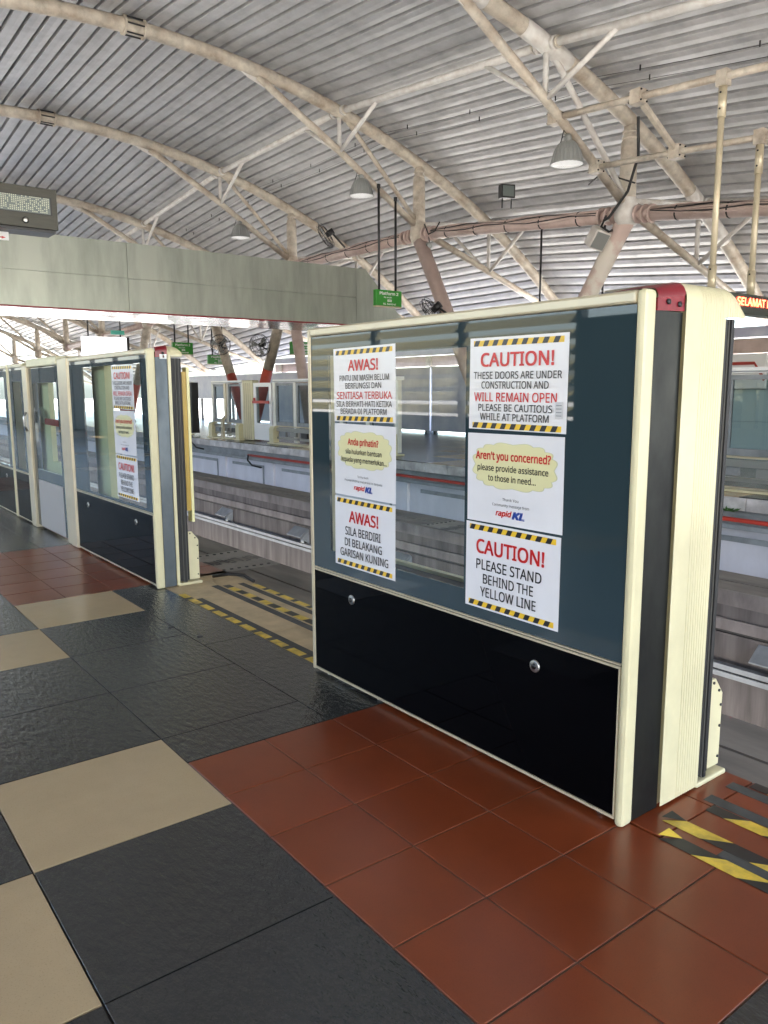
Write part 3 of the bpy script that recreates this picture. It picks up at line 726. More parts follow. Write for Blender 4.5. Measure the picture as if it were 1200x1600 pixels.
# unlit display hung at left
t = thing('display_box', 'brushed metal display box with an unlit dot panel at the top left', 'display', (1.4, 8, 2.8))
m_ = MB(); m_.box(.6, 2.26, 8.0, 8.3, 2.806, 3.172, 'bronze'); m_.build('case', t, bevel=.006)
m_ = MB(); m_.box(.6, 2.24, 8.02, 8.28, 2.78, 2.804, 'black'); m_.build('base_plate', t)
m_ = MB(); m_.box(.75, 2.21, 7.996, 7.999, 2.93, 3.09, 'black'); m_.build('recess', t)
m_ = MB(); m_.box(.77, 2.195, 7.993, 7.9955, 2.938, 3.082, 'ledoff'); m_.build('dot_panel', t)
m_ = MB()
for i in range(80):
    for j in range(9):
        x = .785+i*.0176; z = 2.948+j*.0155
        if random.random() < .8: m_.box(x, x+.0085, 7.991, 7.9928, z, z+.0085, 'leddot')
m_.build('dot_grid', t)
m_ = MB(); m_.lathe((1.97, 7.999, 2.868), [(.022, 0), (.022, -.01), (.014, -.012), (.0, -.012)], 'steel', 16, axis='y'); m_.lathe((1.97, 7.9995, 2.868), [(.03, 0), (.03, -.003), (.0, -.003)], 'black', 16, axis='y'); m_.build('lock', t)
m_ = MB()
for xx in (.8, 1.5): m_.tube([(xx, 8.15, 3.17), (xx, 8.15, 7.0)], .02, 'black', 8)
m_.build('hanger_rod', t)
t = thing('direction_sign', 'small white sign with a red arrow under the unlit display box', 'sign', (1.7, 8.2, 2.7))
m_ = MB(); m_.box(1.35, 1.862, 8.2, 8.22, 2.705, 2.779, 'white'); m_.build('plate', t)
m_ = MB(); m_.poly([(1.70, 8.199, 2.722), (1.80, 8.199, 2.722), (1.80, 8.199, 2.715), (1.835, 8.199, 2.727), (1.80, 8.199, 2.739), (1.80, 8.199, 2.732), (1.70, 8.199, 2.732)], (0, -.002, 0), 'redink'); m_.build('arrow', t)

# ------------------------------------------------------------------ bridge
BY = 15.5
t = thing('footbridge', 'grey green panelled bridge crossing over both tracks', 'bridge', (5, 16.5, 2.84))
zT = 4.135; zB = 2.845
fp = MB(); xs = [-6, -2.5, 1.4, 5.62, 11.06]
for a, b_ in zip(xs, xs[1:]):
    fp.box(a+.004, b_-.004, BY, BY+.06, 3.47, zT, 'bridge'); fp.box(a+.004, b_-.004, BY+.006, BY+.06, zB, 3.466, 'bridge')
fp.build('fascia_panel', t)
m_ = MB(); m_.poly([(11.075, BY+.02, zB), (12.75, BY+.02, zB), (12.3, BY+.02, 3.2), (11.35, BY+.02, zT), (11.075, BY+.02, zT)], (0, .06, 0), 'bridge'); m_.build('end_panel', t)
m_ = MB(); m_.box(-6, 11.3, BY+.07, BY+1.9, zB+.1, zT-.02, 'greypaint'); m_.build('body', t)
m_ = MB(); m_.box(-6, 12.7, BY-.01, BY+2.0, zB-.03, zB-.002, 'soffit'); m_.build('soffit', t)
m_ = MB(); m_.box(-6, 12.75, BY-.02, BY-.0105, zB-.035, zB-.005, 'maroon'); m_.build('lower_trim', t)

# ------------------------------------------------------------------ back of the near platform (mirrored in the gate glass)
t = thing('platform_back_wall', 'dark panelled wall with cream louvres along the back of the near platform', 'wall', (-4.45, 12, 0))
m_ = MB()
for k_ in range(0, 26):
    if not 3 <= k_ <= 6: m_.box(-4.5, -4.42, k_*2.2+.04, k_*2.2+2.16, 0, 2.2, 'wallteal')
    else: m_.box(-4.5, -4.42, k_*2.2+.04, k_*2.2+2.16, 0, .9, 'wallteal')
m_.build('panel', t)
for k_ in range(0, 27):
    m_ = MB(); m_.box(-4.54, -4.40, k_*2.2-.04, k_*2.2+.04, 0, 2.4, 'black'); m_.build('post', t)
for k_ in range(3, 7):
    m_ = MB()
    for q in range(7): m_.poly([(-4.42, k_*2.2+.04, .95+q*.2), (-4.5, k_*2.2+.04, 1.08+q*.2), (-4.51, k_*2.2+.04, 1.08+q*.2), (-4.43, k_*2.2+.04, .95+q*.2)], (0, 2.12, 0), 'cream')
    m_.build('louvre', t)

# ================================================================== NEAR GATES
GXF = 1.888
ZTOP = 1.575
def end_cap(mb, x0, x1, y, ztop_f, ribs, m, z0f, r=.07, back=.3):
    """front face at y (facing -y) rising and curving back over the top; z0f(x), ztop_f(x)"""
    n = max(8, int((x1-x0)/(.0009 if ribs else .004))); cols = []
    for i in range(n+1):
        x = x0+(x1-x0)*i/n; d = 0
        if ribs and ribs[0] <= x <= ribs[1]: d = .004 if ((x-ribs[0]) % .0135) < .0036 else 0
        zt = ztop_f(x); rr = max(.002, min(r, zt-z0f(x)-.003)); c = [(x, y+d, z0f(x)), (x, y+d, max(z0f(x)+.001, zt-rr))]
        for k in range(1, 8):
            a = k/7*math.pi/2; c.append((x, y+rr*(1-math.cos(a))+d*math.cos(a), zt-rr+rr*math.sin(a)-d*math.sin(a)))
        c.append((x, y+back, zt)); cols.append(c)
    L = len(cols[0]); vs = [v for c in cols for v in c]
    mb.add(vs, [(i*L+k, (i+1)*L+k, (i+1)*L+k+1, i*L+k+1) for i in range(n) for k in range(L-1)], m, True)

def platform_gate(y0, y1, label, win, end_wide=True, door=True):
    """half height screen with its platform face on x=GXF from y0 (near end) to y1"""
    t = thing('platform_gate', label, 'platform gate', (2.1, (y0+y1)/2, 0), 'half height platform screen gates on the near platform')
    zb, zd = .03, .497
    fx = GXF
    # frame
    fr = MB()
    fr.box(fx-.006, fx+.05, y0, y0+.03, zb-.03, ZTOP, 'cream'); 
    fr.build('end_trim', t, bevel=.012)
    M_pl = 'plate' if end_wide else 'plate2'
    fr = MB(); fr.box(fx-.004, fx+.05, y1-.022, y1, zb-.02, ZTOP-.004, 'creamrail'); fr.build('end_trim', t, bevel=.006)
    fr = MB(); fr.box(fx-.005, fx+.05, y0+.031, y1-.023, ZTOP-.038, ZTOP-.002, 'creamrail'); fr.build('top_rail', t, bevel=.008)
    fr = MB(); fr.box(fx-.003, fx+.01, y0+.031, y1-.023, zb-.012, zb-.003, 'creamrail'); 
    fr.box(fx-.003, fx+.01, y0+.031, y0+.036, zb-.002, zd-.006, 'creamrail')
    fr.build('bottom_trim', t)
    fr = MB(); fr.box(fx-.003, fx+.01, y0+.031, y1-.023, zd-.005, zd+.002, 'creamrail'); fr.box(fx-.003, fx+.01, y0+.031, y1-.023, zd+.006, zd+.011, 'creamrail'); fr.box(fx+.002, fx+.01, y0+.031, y1-.023, zd+.0025, zd+.0055, 'black'); fr.build('divider_trim', t)
    # kick panel, frit border with window
    k = MB(); k.box(fx+.001, fx+.02, y0+.037, y1-.024, zb-.002, zd-.007, 'blackglass'); kick = k.build('kick_panel', t)
    wy0, wy1, wz0, wz1 = win
    k = MB(); X0, X1 = fx+.001, fx+.013; za, zz = zd+.013, ZTOP-.04
    k.box(X0, X1, y0+.031, wy0, za, zz, 'frit'); k.box(X0, X1, wy1, y1-.024, za, zz, 'frit')
    k.box(X0, X1, wy0, wy1, za, wz0, 'frit'); k.box(X0, X1, wy0, wy1, wz1, zz, 'frit'); k.build('glass_border', t)
    k = MB(); k.add([(X0, wy0, wz0), (X0, wy1, wz0), (X0, wy1, wz1), (X0, wy0, wz1)], [(0, 3, 2, 1)], 'glassblue'); k.build('window_pane', t)
    # locks
    L = y1-y0
    for yy in (y0+.36, y1-.32):
        if L < 1: break
        k = MB(); k.lathe((fx+.001, yy, .408), [(.021, 0), (.021, -.004), (.017, -.006), (.0, -.006)], 'steel', 20, axis='x'); k.build('lock', kick); k = MB(); k.lathe((fx+.001, yy, .408), [(.010, -.0065), (.010, -.009), (.0, -.009)], 'black', 12, axis='x'); k.build('keyhole', kick)
    # end plates
    k = MB(); e = 2.072 if end_wide else 2.02
    k.box(fx+.051, e-.001, y0+.006, y0+.02, zb-.025, ZTOP-.055, M_pl); epl = k.build('end_plate', t)
    k = MB(); k.poly([(fx+.052, y0+.001, ZTOP-.056), (e-.001, y0+.001, ZTOP-.052), (e-.001, y0+.001, ZTOP-.008), (fx+.052, y0+.001, ZTOP-.022)], (0, .02, 0), 'maroonplate')
    end_cap(k, fx+.0515, e-.0005, y0+.0, lambda x: ZTOP+.006+.026*(x-fx-.05)/.135, None, 'maroon', lambda x: ZTOP-.022+.014*(x-fx-.05)/.135, r=.04, back=.16)
    for xx in (fx+.1, e-.03): k.lathe((xx, y0-.0, ZTOP-.03 if xx < 2 else ZTOP-.034), [(.008, 0), (.008, -.004), (0, -.004)], 'black', 10, axis='y')
    k.build('red_cap', t)
    if not end_wide:
        k = MB(); k.box(fx+.08, e-.005, y0-.001, y0+.0015, ZTOP-.066, ZTOP-.036, 'white'); 
        rb = []
        for q in range(9):
            cx = fx+.1+(e-fx-.13)*q/8; hh = .006+.004*math.sin(q*2.2)+.004*math.sin(q*.8)
            k.box(cx, cx+.008, y0-.003, y0-.0012, ZTOP-.052-hh*.6, ZTOP-.05+hh*.6, 'maroon')
        k.build('torn_sticker', epl)
    k = MB()
    if end_wide:
        ztf = lambda x: (ZTOP+.033 if x < 2.31 else ZTOP+.033-.08*(1-math.sqrt(max(0, 1-((x-2.31)/.0855)**2))))
        end_cap(k, e, 2.285, y0-.004, ztf, (2.158, 2.279), 'cream', lambda x: zb-.02, r=.05)
        end_cap(k, 2.2851, 2.395, y0-.004, ztf, (2.279, 2.395), 'cream', lambda x: ZTOP-.056, r=.05)
        k.box(e+.001, 2.284, y0+.012, y0+.3, zb-.02, ZTOP-.05, 'cream')
        k.box(2.2852, 2.394, y0+.0, y0+.3, ZTOP-.05, ZTOP-.046, 'cream')
        k.build('side_post', t)
        rx = 2.302
    else:
        end_cap(k, e, e+.02, y0-.002, lambda x: ZTOP+.02, None, 'cream', lambda x: zb-.02)
        end_cap(k, e+.0201, e+.10, y0-.002, lambda x: ZTOP+.02-.05*(1-math.sqrt(max(0, 1-((x-e-.02)/.081)**2))), None, 'cream', lambda x: ZTOP-.045)
        k.box(e, e+.019, y0+.004, y0+.2, zb-.02, ZTOP-.05, 'cream'); k.box(e+.02, e+.1, y0+.002, y0+.25, ZTOP-.05, ZTOP-.046, 'cream'); k.build('side_post', t)
        rx = e+.025
    k = MB(); k.box(rx-.016, rx+.025, y0+.012, y0+.07, zb, ZTOP-.06, 'rubber'); k.build('door_seal', t)
    k = MB(); k.box(rx+.026, rx+.055, y0+.01, y0+.06, zb-.01, ZTOP-.06, 'rubber2'); k.box(rx+.034, rx+.047, y0+.005, y0+.0098, zb-.01, ZTOP-.06, 'rubber'); k.box(rx+.058, rx+.07, y0+.015, y0+.06, zb, ZTOP-.06, 'rubber'); k.build('door_edge', t)
    bx0 = rx+.075 if end_wide else rx+.07
    k = MB(); bt = .345 if end_wide else .36
    k.poly([(bx0, y0+.02, zb), (bx0+.075, y0+.02, zb), (bx0+.075, y0+.02, bt-.06), (bx0+.028, y0+.02, bt), (bx0, y0+.02, bt)], (0, .012, 0), 'cream')
    k.poly([(bx0+.0, y0+.033, zb), (bx0+.07, y0+.033, zb), (bx0+.07, y0+.033, bt-.065), (bx0+.028, y0+.033, bt-.01), (bx0, y0+.033, bt-.01)], (0, .5, 0), 'cream')
    mc = k.build('motor_cover', t)
    for xx, zz_ in ((bx0+.065, zb+.03), (bx0+.066, zb+.14), (bx0+.066, bt-.1), (bx0+.05, bt-.045), (bx0+.015, bt-.012)):
        k = MB(); k.lathe((xx, y0+.0199, zz_), [(.005, 0), (.005, -.004), (0, -.004)], 'black', 8, axis='y'); k.build('screw', mc)

    k = MB(); k.box(rx-.02, bx0+.085, y0-.005, y0+.6, zb-.03, zb-.012, 'cream'); k.build('base_plate', t, bevel=.006)
    # track side
    back = bx0-.02
    k = MB()
    X0, X1 = back-.03, back
    k.box(X0, X1, y0+.07, wy0-.02, zb, ZTOP-.06, 'cream'); pass
    k.box(X0, X1, wy0-.0199, y1-.03, zb, wz0-.12, 'cream'); k.box(X0, X1, wy0-.0199, y1-.03, wz1+.04, ZTOP-.06, 'cream'); k.build('rear_panel', t)
    k = MB(); k.box(fx+.075, back, y0+.31 if end_wide else y0+.26, y1-.03, ZTOP-.02, ZTOP+.002, 'cream'); k.build('top_cover', t, bevel=.006)
    k = MB(); k.box(fx+.02, fx+.10, y1-.06, y1-.03, zb, ZTOP-.05, 'cream'); k.build('far_post', t)
    k = MB(); k.box(fx+.03, back-.04, y0+.04, y1-.08, zb+.01, zd-.03, 'black'); k.build('floor_housing', t)
    for yy in (y0+.1, y0+L*.4, y0+L*.72, y1-.1):
        k = MB(); k.tube([(fx+.03, yy, 0), (fx+.03, yy, zb)], .014, 'steel', 8); k.tube([(fx+.012, yy, 0.012), (fx+.012, yy, zb-.012)], .006, 'steel', 6); k.build('foot', t)
    return t
g1 = platform_gate(1.295, 3.02, 'nearest half height gate with dark teal glass and six notices', (2.0, 2.86, .60, 1.45))
g2 = platform_gate(4.935, 6.68, 'second half height gate with red cap and one column of notices', (5.08, 6.32, .53, 1.485), end_wide=False)
# things inside / behind gate two, and stored sliding leaf edge
k = MB(); k.box(2.0, 2.06, 6.13, 6.44, .1, 1.5, 'creamdark'); k.build('inner_post', g2)
k = MB(); k.box(2.135, 2.165, 4.99, 5.03, .5, 1.43, 'yellowedge'); k.box(2.166, 2.185, 4.985, 5.05, .42, 1.46, 'creamdark'); k.build('yellow_edge', g2)
k = MB(); k.poly([(2.135, 5.2, .36), (2.21, 5.2, .36), (2.21, 5.2, .44), (2.15, 5.2, .5), (2.135, 5.2, .5)], (0, .015, 0), 'creamdark'); k.build('upper_bracket', g2)
# post, emergency door, further gates
t = thing('gate_post', 'wide cream post between the second gate and the emergency door', 'post', (1.95, 6.85, 0))
k = MB(); k.box(1.878, 1.98, 6.69, 6.86, .0, 1.58, 'creamrail'); k.build('shaft', t, bevel=.012)
k = MB(); k.box(1.884, 1.97, 6.862, 6.98, .005, 1.57, 'creamrail'); k.build('side_trim', t, bevel=.006)
t = thing('emergency_door', 'glazed emergency door with red push bar beyond the second gate', 'door', (1.92, 7.5, 0))
k = MB(); k.box(1.9, 1.93, 6.99, 7.09, .03, 1.52, 'frit'); k.box(1.9, 1.93, 7.9, 8.0, .03, 1.52, 'frit'); k.box(1.9, 1.93, 7.0901, 7.8999, 1.38, 1.52, 'frit'); k.box(1.9, 1.93, 7.0901, 7.8999, .48, .58, 'frit'); k.build('door_frame', t)
k = MB(); k.box(1.898, 1.93, 7.0901, 7.8999, .03, .478, 'doorgrey'); k.build('lower_panel', t)
k = MB(); k.add([(1.905, 7.09, .58), (1.905, 7.9, .58), (1.905, 7.9, 1.38), (1.905, 7.09, 1.38)], [(0, 3, 2, 1)], 'glassblue'); k.build('window_pane', t)
k = MB(); k.bar((1.96, 7.05, 1.02), (1.96, 7.72, 1.03), .03, .055, 'redpaint'); pb = k.build('push_bar', t)
k = MB(); k.bar((1.95, 7.72, 1.03), (1.95, 7.84, 1.14), .03, .05, 'steel'); k.build('bar_end', pb)
k = MB(); k.box(1.985, 2.03, 7.3, 8.05, .08, .66, 'creamdark'); k.box(1.985, 2.03, 7.68, 8.05, .66, 1.46, 'creamdark'); k.build('rear_panel', t)
k = MB(); k.box(1.875, 1.94, 8.001, 8.16, .0, 1.545, 'creamrail'); jb = k.build('jamb', t, bevel=.01)
k = MB(); k.box(1.872, 1.8745, 8.03, 8.06, .95, 1.1, 'steel'); k.tube([(1.86, 8.02, .93), (1.835, 8.02, .98), (1.835, 8.02, 1.06), (1.86, 8.02, 1.11)], .01, 'steel', 6); k.build('handle', jb)
k = MB(); k.box(1.88, 2.2, 6.99, 8.0, 1.525, 1.6, 'cream'); k.build('top_rail', t, bevel=.01)
g3 = platform_gate(8.17, 8.78, 'narrow gate panel beyond the emergency door', (8.3, 8.66, .53, 1.4), end_wide=False)
k = MB(); k.box(2.0, 2.06, 8.36, 8.58, .5, 1.42, 'creamdark'); k.build('inner_post', g3)
g4 = platform_gate(8.82, 10.6, 'gate cut off by the left edge of the photo', (9.0, 10.3, .53, 1.45), end_wide=False)
k = MB(); k.box(2.0, 2.06, 9.1, 9.4, .1, 1.5, 'creamdark'); k.build('inner_post', g4)

# ------------------------------------------------------------------ notices
SW, SH = .424, .303
def band(mb, z, h, n=9):
    mb.box(-SW/2+.018, SW/2-.018, -.0012, -.0006, z, z+h, 'yellow'); w_ = (SW-.036)/(n*2)
    for i in range(n):
        x = -SW/2+.018+(2*i)*w_; sk = w_*.45
        x1 = min(x+w_+sk, SW/2-.018)
        mb.add([(x, -.0017, z), (x+w_, -.0017, z), (x1, -.0017, z+h), (x+sk, -.0017, z+h)], [(0, 1, 2, 3)], 'ink')
def notice(kind, lines, label, bands, cloudh=None):
    t = thing('notice', label, 'notice', (0, 0, 0), 'laminated paper notices stuck on the gates')
    m_ = MB()
    nx, nz = 10, 8
    for s_ in (0, 1):
        pass
    m_.box(-SW/2, SW/2, 0, .0012, 0, SH, 'paper'); m_.build('sheet', t, world=False)
    og = (-SW/2, 0, 0); U = (1, 0, 0); V = (0, 0, 1)
    for b0 in bands:
        m_ = MB(); band(m_, SH*(1-b0-.062), SH*.062); m_.build('hazard_stripe', t, world=False)
    if cloudh:
        for grow, mm, yy in ((1.025, 'cloudrim', -.0005), (1, 'cloud', -.0010)):
            m_ = MB(); pts = []; cx, cz = 0, SH*(1-.35); ax, az = SW*.405*grow, SH*.235*grow; nb = 16
            for k_ in range(nb*8):
                a = 2*math.pi*k_/(nb*8); ph = (k_ % 8)/8; r_ = 1+.085*math.sin(math.pi*ph)
                ca, sa = math.cos(a), math.sin(a); pw = .72
                pts.append((cx+ax*r_*math.copysign(abs(ca)**pw, ca), yy, cz+az*r_*math.copysign(abs(sa)**pw, sa)))
            m_.add(pts, [tuple(range(len(pts)))], mm); m_.build('cloud_shape' if mm == 'cloud' else 'cloud_outline', t, world=False)
    for k_, (txt, u0, u1, v0, v1, c_, bold, sh) in enumerate(lines):
        mb = MB(); letter(mb, txt, og, U, V, u0*SW, u1*SW, SH*(1-v1), SH*(v1-v0), c_, bold, sh, lift=.0024)
        mb.build('logo' if sh else 'heading' if c_ == 'redink' else 'text_line', t, world=False)
    return t
def c_lines(head, rest): return [(head, .13, .87, .17, .31, 'redink', .012, 0)]+rest
n_c1 = notice('c1', c_lines('CAUTION!', [('THESE DOORS ARE UNDER', .05, .95, .37, .445, 'ink', .006, 0), ('CONSTRUCTION AND', .14, .83, .475, .55, 'ink', .006, 0), ('WILL REMAIN OPEN', .06, .91, .595, .69, 'redink', .006, 0), ('PLEASE BE CAUTIOUS', .11, .87, .72, .795, 'ink', .006, 0), ('WHILE AT PLATFORM', .13, .84, .82, .895, 'ink', .006, 0)]),
              'paper notice headed CAUTION about doors under construction, upper right on the nearest gate', (.03, .925))
n_c2 = notice('c2', [("Aren't you concerned?", .10, .88, .20, .285, 'redink', .014, 0), ('please provide assistance', .12, .86, .345, .41, 'ink', .008, 0), ('to those in need...', .24, .74, .455, .52, 'ink', .008, 0), ('Thank You', .40, .57, .70, .73, 'ink', 0, 0), ('Community message from', .29, .68, .765, .795, 'ink', 0, 0), ('rapid', .33, .50, .84, .90, 'redink', .016, .25), ('KL', .51, .63, .84, .915, 'blueink', .03, .25)],
              "paper notice with yellow cloud asking Aren't you concerned on the nearest gate", (), 1)
n_c3 = notice('c3', [('CAUTION!', .13, .85, .19, .345, 'redink', .012, 0), ('PLEASE STAND', .13, .83, .42, .535, 'ink', .006, 0), ('BEHIND THE', .21, .75, .585, .695, 'ink', .006, 0), ('YELLOW LINE', .18, .78, .74, .85, 'ink', .006, 0)],
              'paper notice reading CAUTION please stand behind the yellow line on the nearest gate', (.025, .915))
n_a1 = notice('a1', [('AWAS!', .26, .74, .17, .31, 'redink', .012, 0), ('PINTU INI MASIH BELUM', .11, .91, .37, .445, 'ink', .004, 0), ('BERFUNGSI DAN', .21, .79, .475, .55, 'ink', .004, 0), ('SENTIASA TERBUKA', .06, .95, .595, .69, 'redink', .004, 0), ('SILA BERHATI-HATI KETIKA', .05, .95, .72, .795, 'ink', .004, 0), ('BERADA DI PLATFORM', .12, .87, .82, .895, 'ink', .004, 0)],
              'paper notice headed AWAS about doors always open, top left on the nearest gate', (.03, .925))
n_a2 = notice('a2', [('Anda prihatin?', .24, .74, .20, .285, 'redink', .014, 0), ('sila hulurkan bantuan', .20, .79, .345, .41, 'ink', .008, 0), ('kepada yang memerlukan...', .13, .87, .455, .52, 'ink', .008, 0), ('Terima Kasih', .40, .58, .70, .73, 'ink', 0, 0), ('Pesanan khidmat masyarakat ini daripada', .18, .80, .765, .795, 'ink', 0, 0), ('rapid', .34, .52, .84, .90, 'redink', .016, .25), ('KL', .53, .64, .84, .915, 'blueink', .03, .25)],
              'paper notice with yellow cloud asking Anda prihatin on the nearest gate', (), 1)
n_a3 = notice('a3', [('AWAS!', .26, .74, .19, .345, 'redink', .012, 0), ('SILA BERDIRI', .19, .78, .42, .535, 'ink', .006, 0), ('DI BELAKANG', .18, .80, .585, .695, 'ink', .006, 0), ('GARISAN KUNING', .10, .90, .74, .85, 'ink', .006, 0)],
              'paper notice reading AWAS sila berdiri di belakang garisan kuning on the nearest gate', (.025, .915))
for n_, yc, z0, tw in ((n_c1, 1.769, 1.172, .4), (n_c2, 1.771, .857, -.3), (n_c3, 1.776, .547, .2), (n_a1, 2.601, 1.176, -.5), (n_a2, 2.603, .862, .4), (n_a3, 2.607, .551, .3)):
    n_.location = (GXF-.0006, yc, z0); n_.rotation_euler = (0, rad(tw), rad(-90))
st = MB(); st.box(SW/2-.042, SW/2-.012, -.0034, -.0028, SH*.15, SH*.32, 'ticket')
for q in range(4): st.box(SW/2-.038, SW/2-.017, -.0040, -.0035, SH*(.175+.035*q), SH*(.183+.035*q), 'greypaint')
st.build('torn_ticket', n_c1, world=False)
for n_, lb, z0 in ((n_c1, 'notice about doors under construction at the top of the second gate', 1.18), (n_c2, 'notice with yellow cloud in the middle of the second gate', .868), (n_c3, 'notice about the yellow line at the bottom of the second gate', .556)):
    c = copy_tree(n_, (GXF-.0006, 5.425, z0), None, lb)
    for ch in list(c.children):
        if ch.name.startswith('torn_ticket'): bpy.data.objects.remove(ch)

# ================================================================== FAR PLATFORM GATES (seen from the track side)
FX = 9.8
def far_gate(y0, y1, label, near_cov=True):
    t = thing('track_side_gate', label, 'platform gate', (FX, (y0+y1)/2, 0), 'half height gates on the far platform seen from the track')
    n = max(2, round((y1-y0)/1.05)); st_ = (y1-y0)/n
    k = MB(); k.box(FX-.05, FX+.16, y0-.02, y1+.02, 1.5, 1.575, 'white'); k.box(FX-.065, FX-.0505, y0, y1, 1.515, 1.53, 'greypaint'); k.build('top_rail', t, bevel=.006)
    for i in range(n+1):
        yy = y0+i*st_
        k = MB(); k.box(FX-.03, FX+.06, yy-.055, yy+.055, .06, 1.498, 'offwhite'); k.build('upright', t)
    for i in range(n):
        a, b_ = y0+i*st_+.056, y0+(i+1)*st_-.056
        k = MB(); k.box(FX-.01, FX+.04, a, a+.07, .45, 1.48, 'greypaint'); k.box(FX-.01, FX+.04, b_-.07, b_, .45, 1.48, 'greypaint'); k.box(FX-.01, FX+.04, a+.07, b_-.07, .45, .54, 'greypaint'); k.box(FX-.01, FX+.04, a+.07, b_-.07, 1.42, 1.48, 'greypaint'); k.build('leaf_frame', t)
        k = MB(); k.add([(FX+.01, a+.07, .54), (FX+.01, b_-.07, .54), (FX+.01, b_-.07, 1.42), (FX+.01, a+.07, 1.42)], [(0, 3, 2, 1)], 'glassdark'); k.build('glass_leaf', t)
    # machinery
    k = MB(); k.box(FX-.08, FX-.02, y0+.15, y1-.15, .31, .40, 'steel'); k.box(FX-.075, FX+.02, y0+.2, y1-.2, .12, .17, 'steel'); k.box(FX-.04, FX+.03, y0+.1, y1-.1, .42, .445, 'creamrail'); k.build('drive_rail', t)
    for q in range(int((y1-y0)/.5)):
        k = MB(); yy = y0+.3+q*.5; k.box(FX-.085, FX-.02, yy, yy+.26, .18+.02*(q % 2), .30, ('black', 'lampshell', 'greypaint')[q % 3]); k.build('drive_motor', t)
    for yy in (y0-.03, y1-.17):
        k = MB(); k.poly([(FX-.17, yy, .03), (FX-.17, yy, .36), (FX-.13, yy, .43), (FX-.01, yy, .43), (FX-.01, yy, .03)], (0, .2, 0), 'cream'); k.build('motor_cover', t)
    ym = (y0+y1)/2
    k = MB(); k.poly([(FX-.06, ym, 1.5), (FX-.06, ym, .62), (FX-.17, ym, .52), (FX-.17, ym, .03), (FX-.12, ym, .03), (FX-.12, ym, .5), (FX-.032, ym, .6), (FX-.032, ym, 1.5)], (0, .13, 0), 'creamrail'); k.build('bracket_post', t)
    k = MB(); k.box(FX-.19, FX+.1, y0-.1, y1+.1, .002, .028, 'cream'); k.build('base_plate', t)
far_gate(18.95, 20.75, 'far gate with two glass leaves left of the cream pillar')
far_gate(12.35, 17.25, 'long far gate right of the red barred door')
far_gate(2.4, 6.55, 'far gate seen past the rubber edge of the near gate')
far_gate(22.45, 24.6, 'far gate with black end beyond the second gate')
k = MB(); k.box(FX-.06, FX+.16, 22.1, 22.33, .06, 1.55, 'rubber'); 
tag(k.build('gate_end_post'), 'black rubber edged end post standing on the far platform', 'post')
t = thing('gate_pillar', 'cream fluted pillar between the glass leaves and the red barred door', 'pillar', (FX, 18.6, 0))
k = MB(); k.box(FX-.05, FX+.16, 18.35, 18.88, .02, 1.57, 'cream'); k.build('shaft', t, bevel=.02)
k = MB()
for yy in (18.45, 18.56, 18.67, 18.78): k.box(FX-.062, FX-.0505, yy-.015, yy+.015, .05, 1.5, 'creamrail')
k.build('flute', t)
t = thing('far_door', 'white framed far platform door with a red bar', 'door', (FX, 17.85, 0))
k = MB(); k.box(FX-.02, FX+.05, 17.4, 17.52, .05, 1.5, 'white'); k.box(FX-.02, FX+.05, 18.2, 18.33, .05, 1.5, 'white'); k.box(FX-.02, FX+.05, 17.5201, 18.1999, 1.4, 1.5, 'white'); k.box(FX-.02, FX+.05, 17.5201, 18.1999, .05, .48, 'white'); k.build('door_frame', t)
k = MB(); k.add([(FX, 17.52, .48), (FX, 18.2, .48), (FX, 18.2, 1.4), (FX, 17.52, 1.4)], [(0, 3, 2, 1)], 'glassdark'); k.build('window_pane', t)
k = MB(); k.box(FX-.09, FX-.06, 17.44, 18.28, .98, 1.05, 'redpaint'); k.box(FX-.059, FX-.021, 18.22, 18.28, .99, 1.12, 'redpaint'); k.build('push_bar', t)

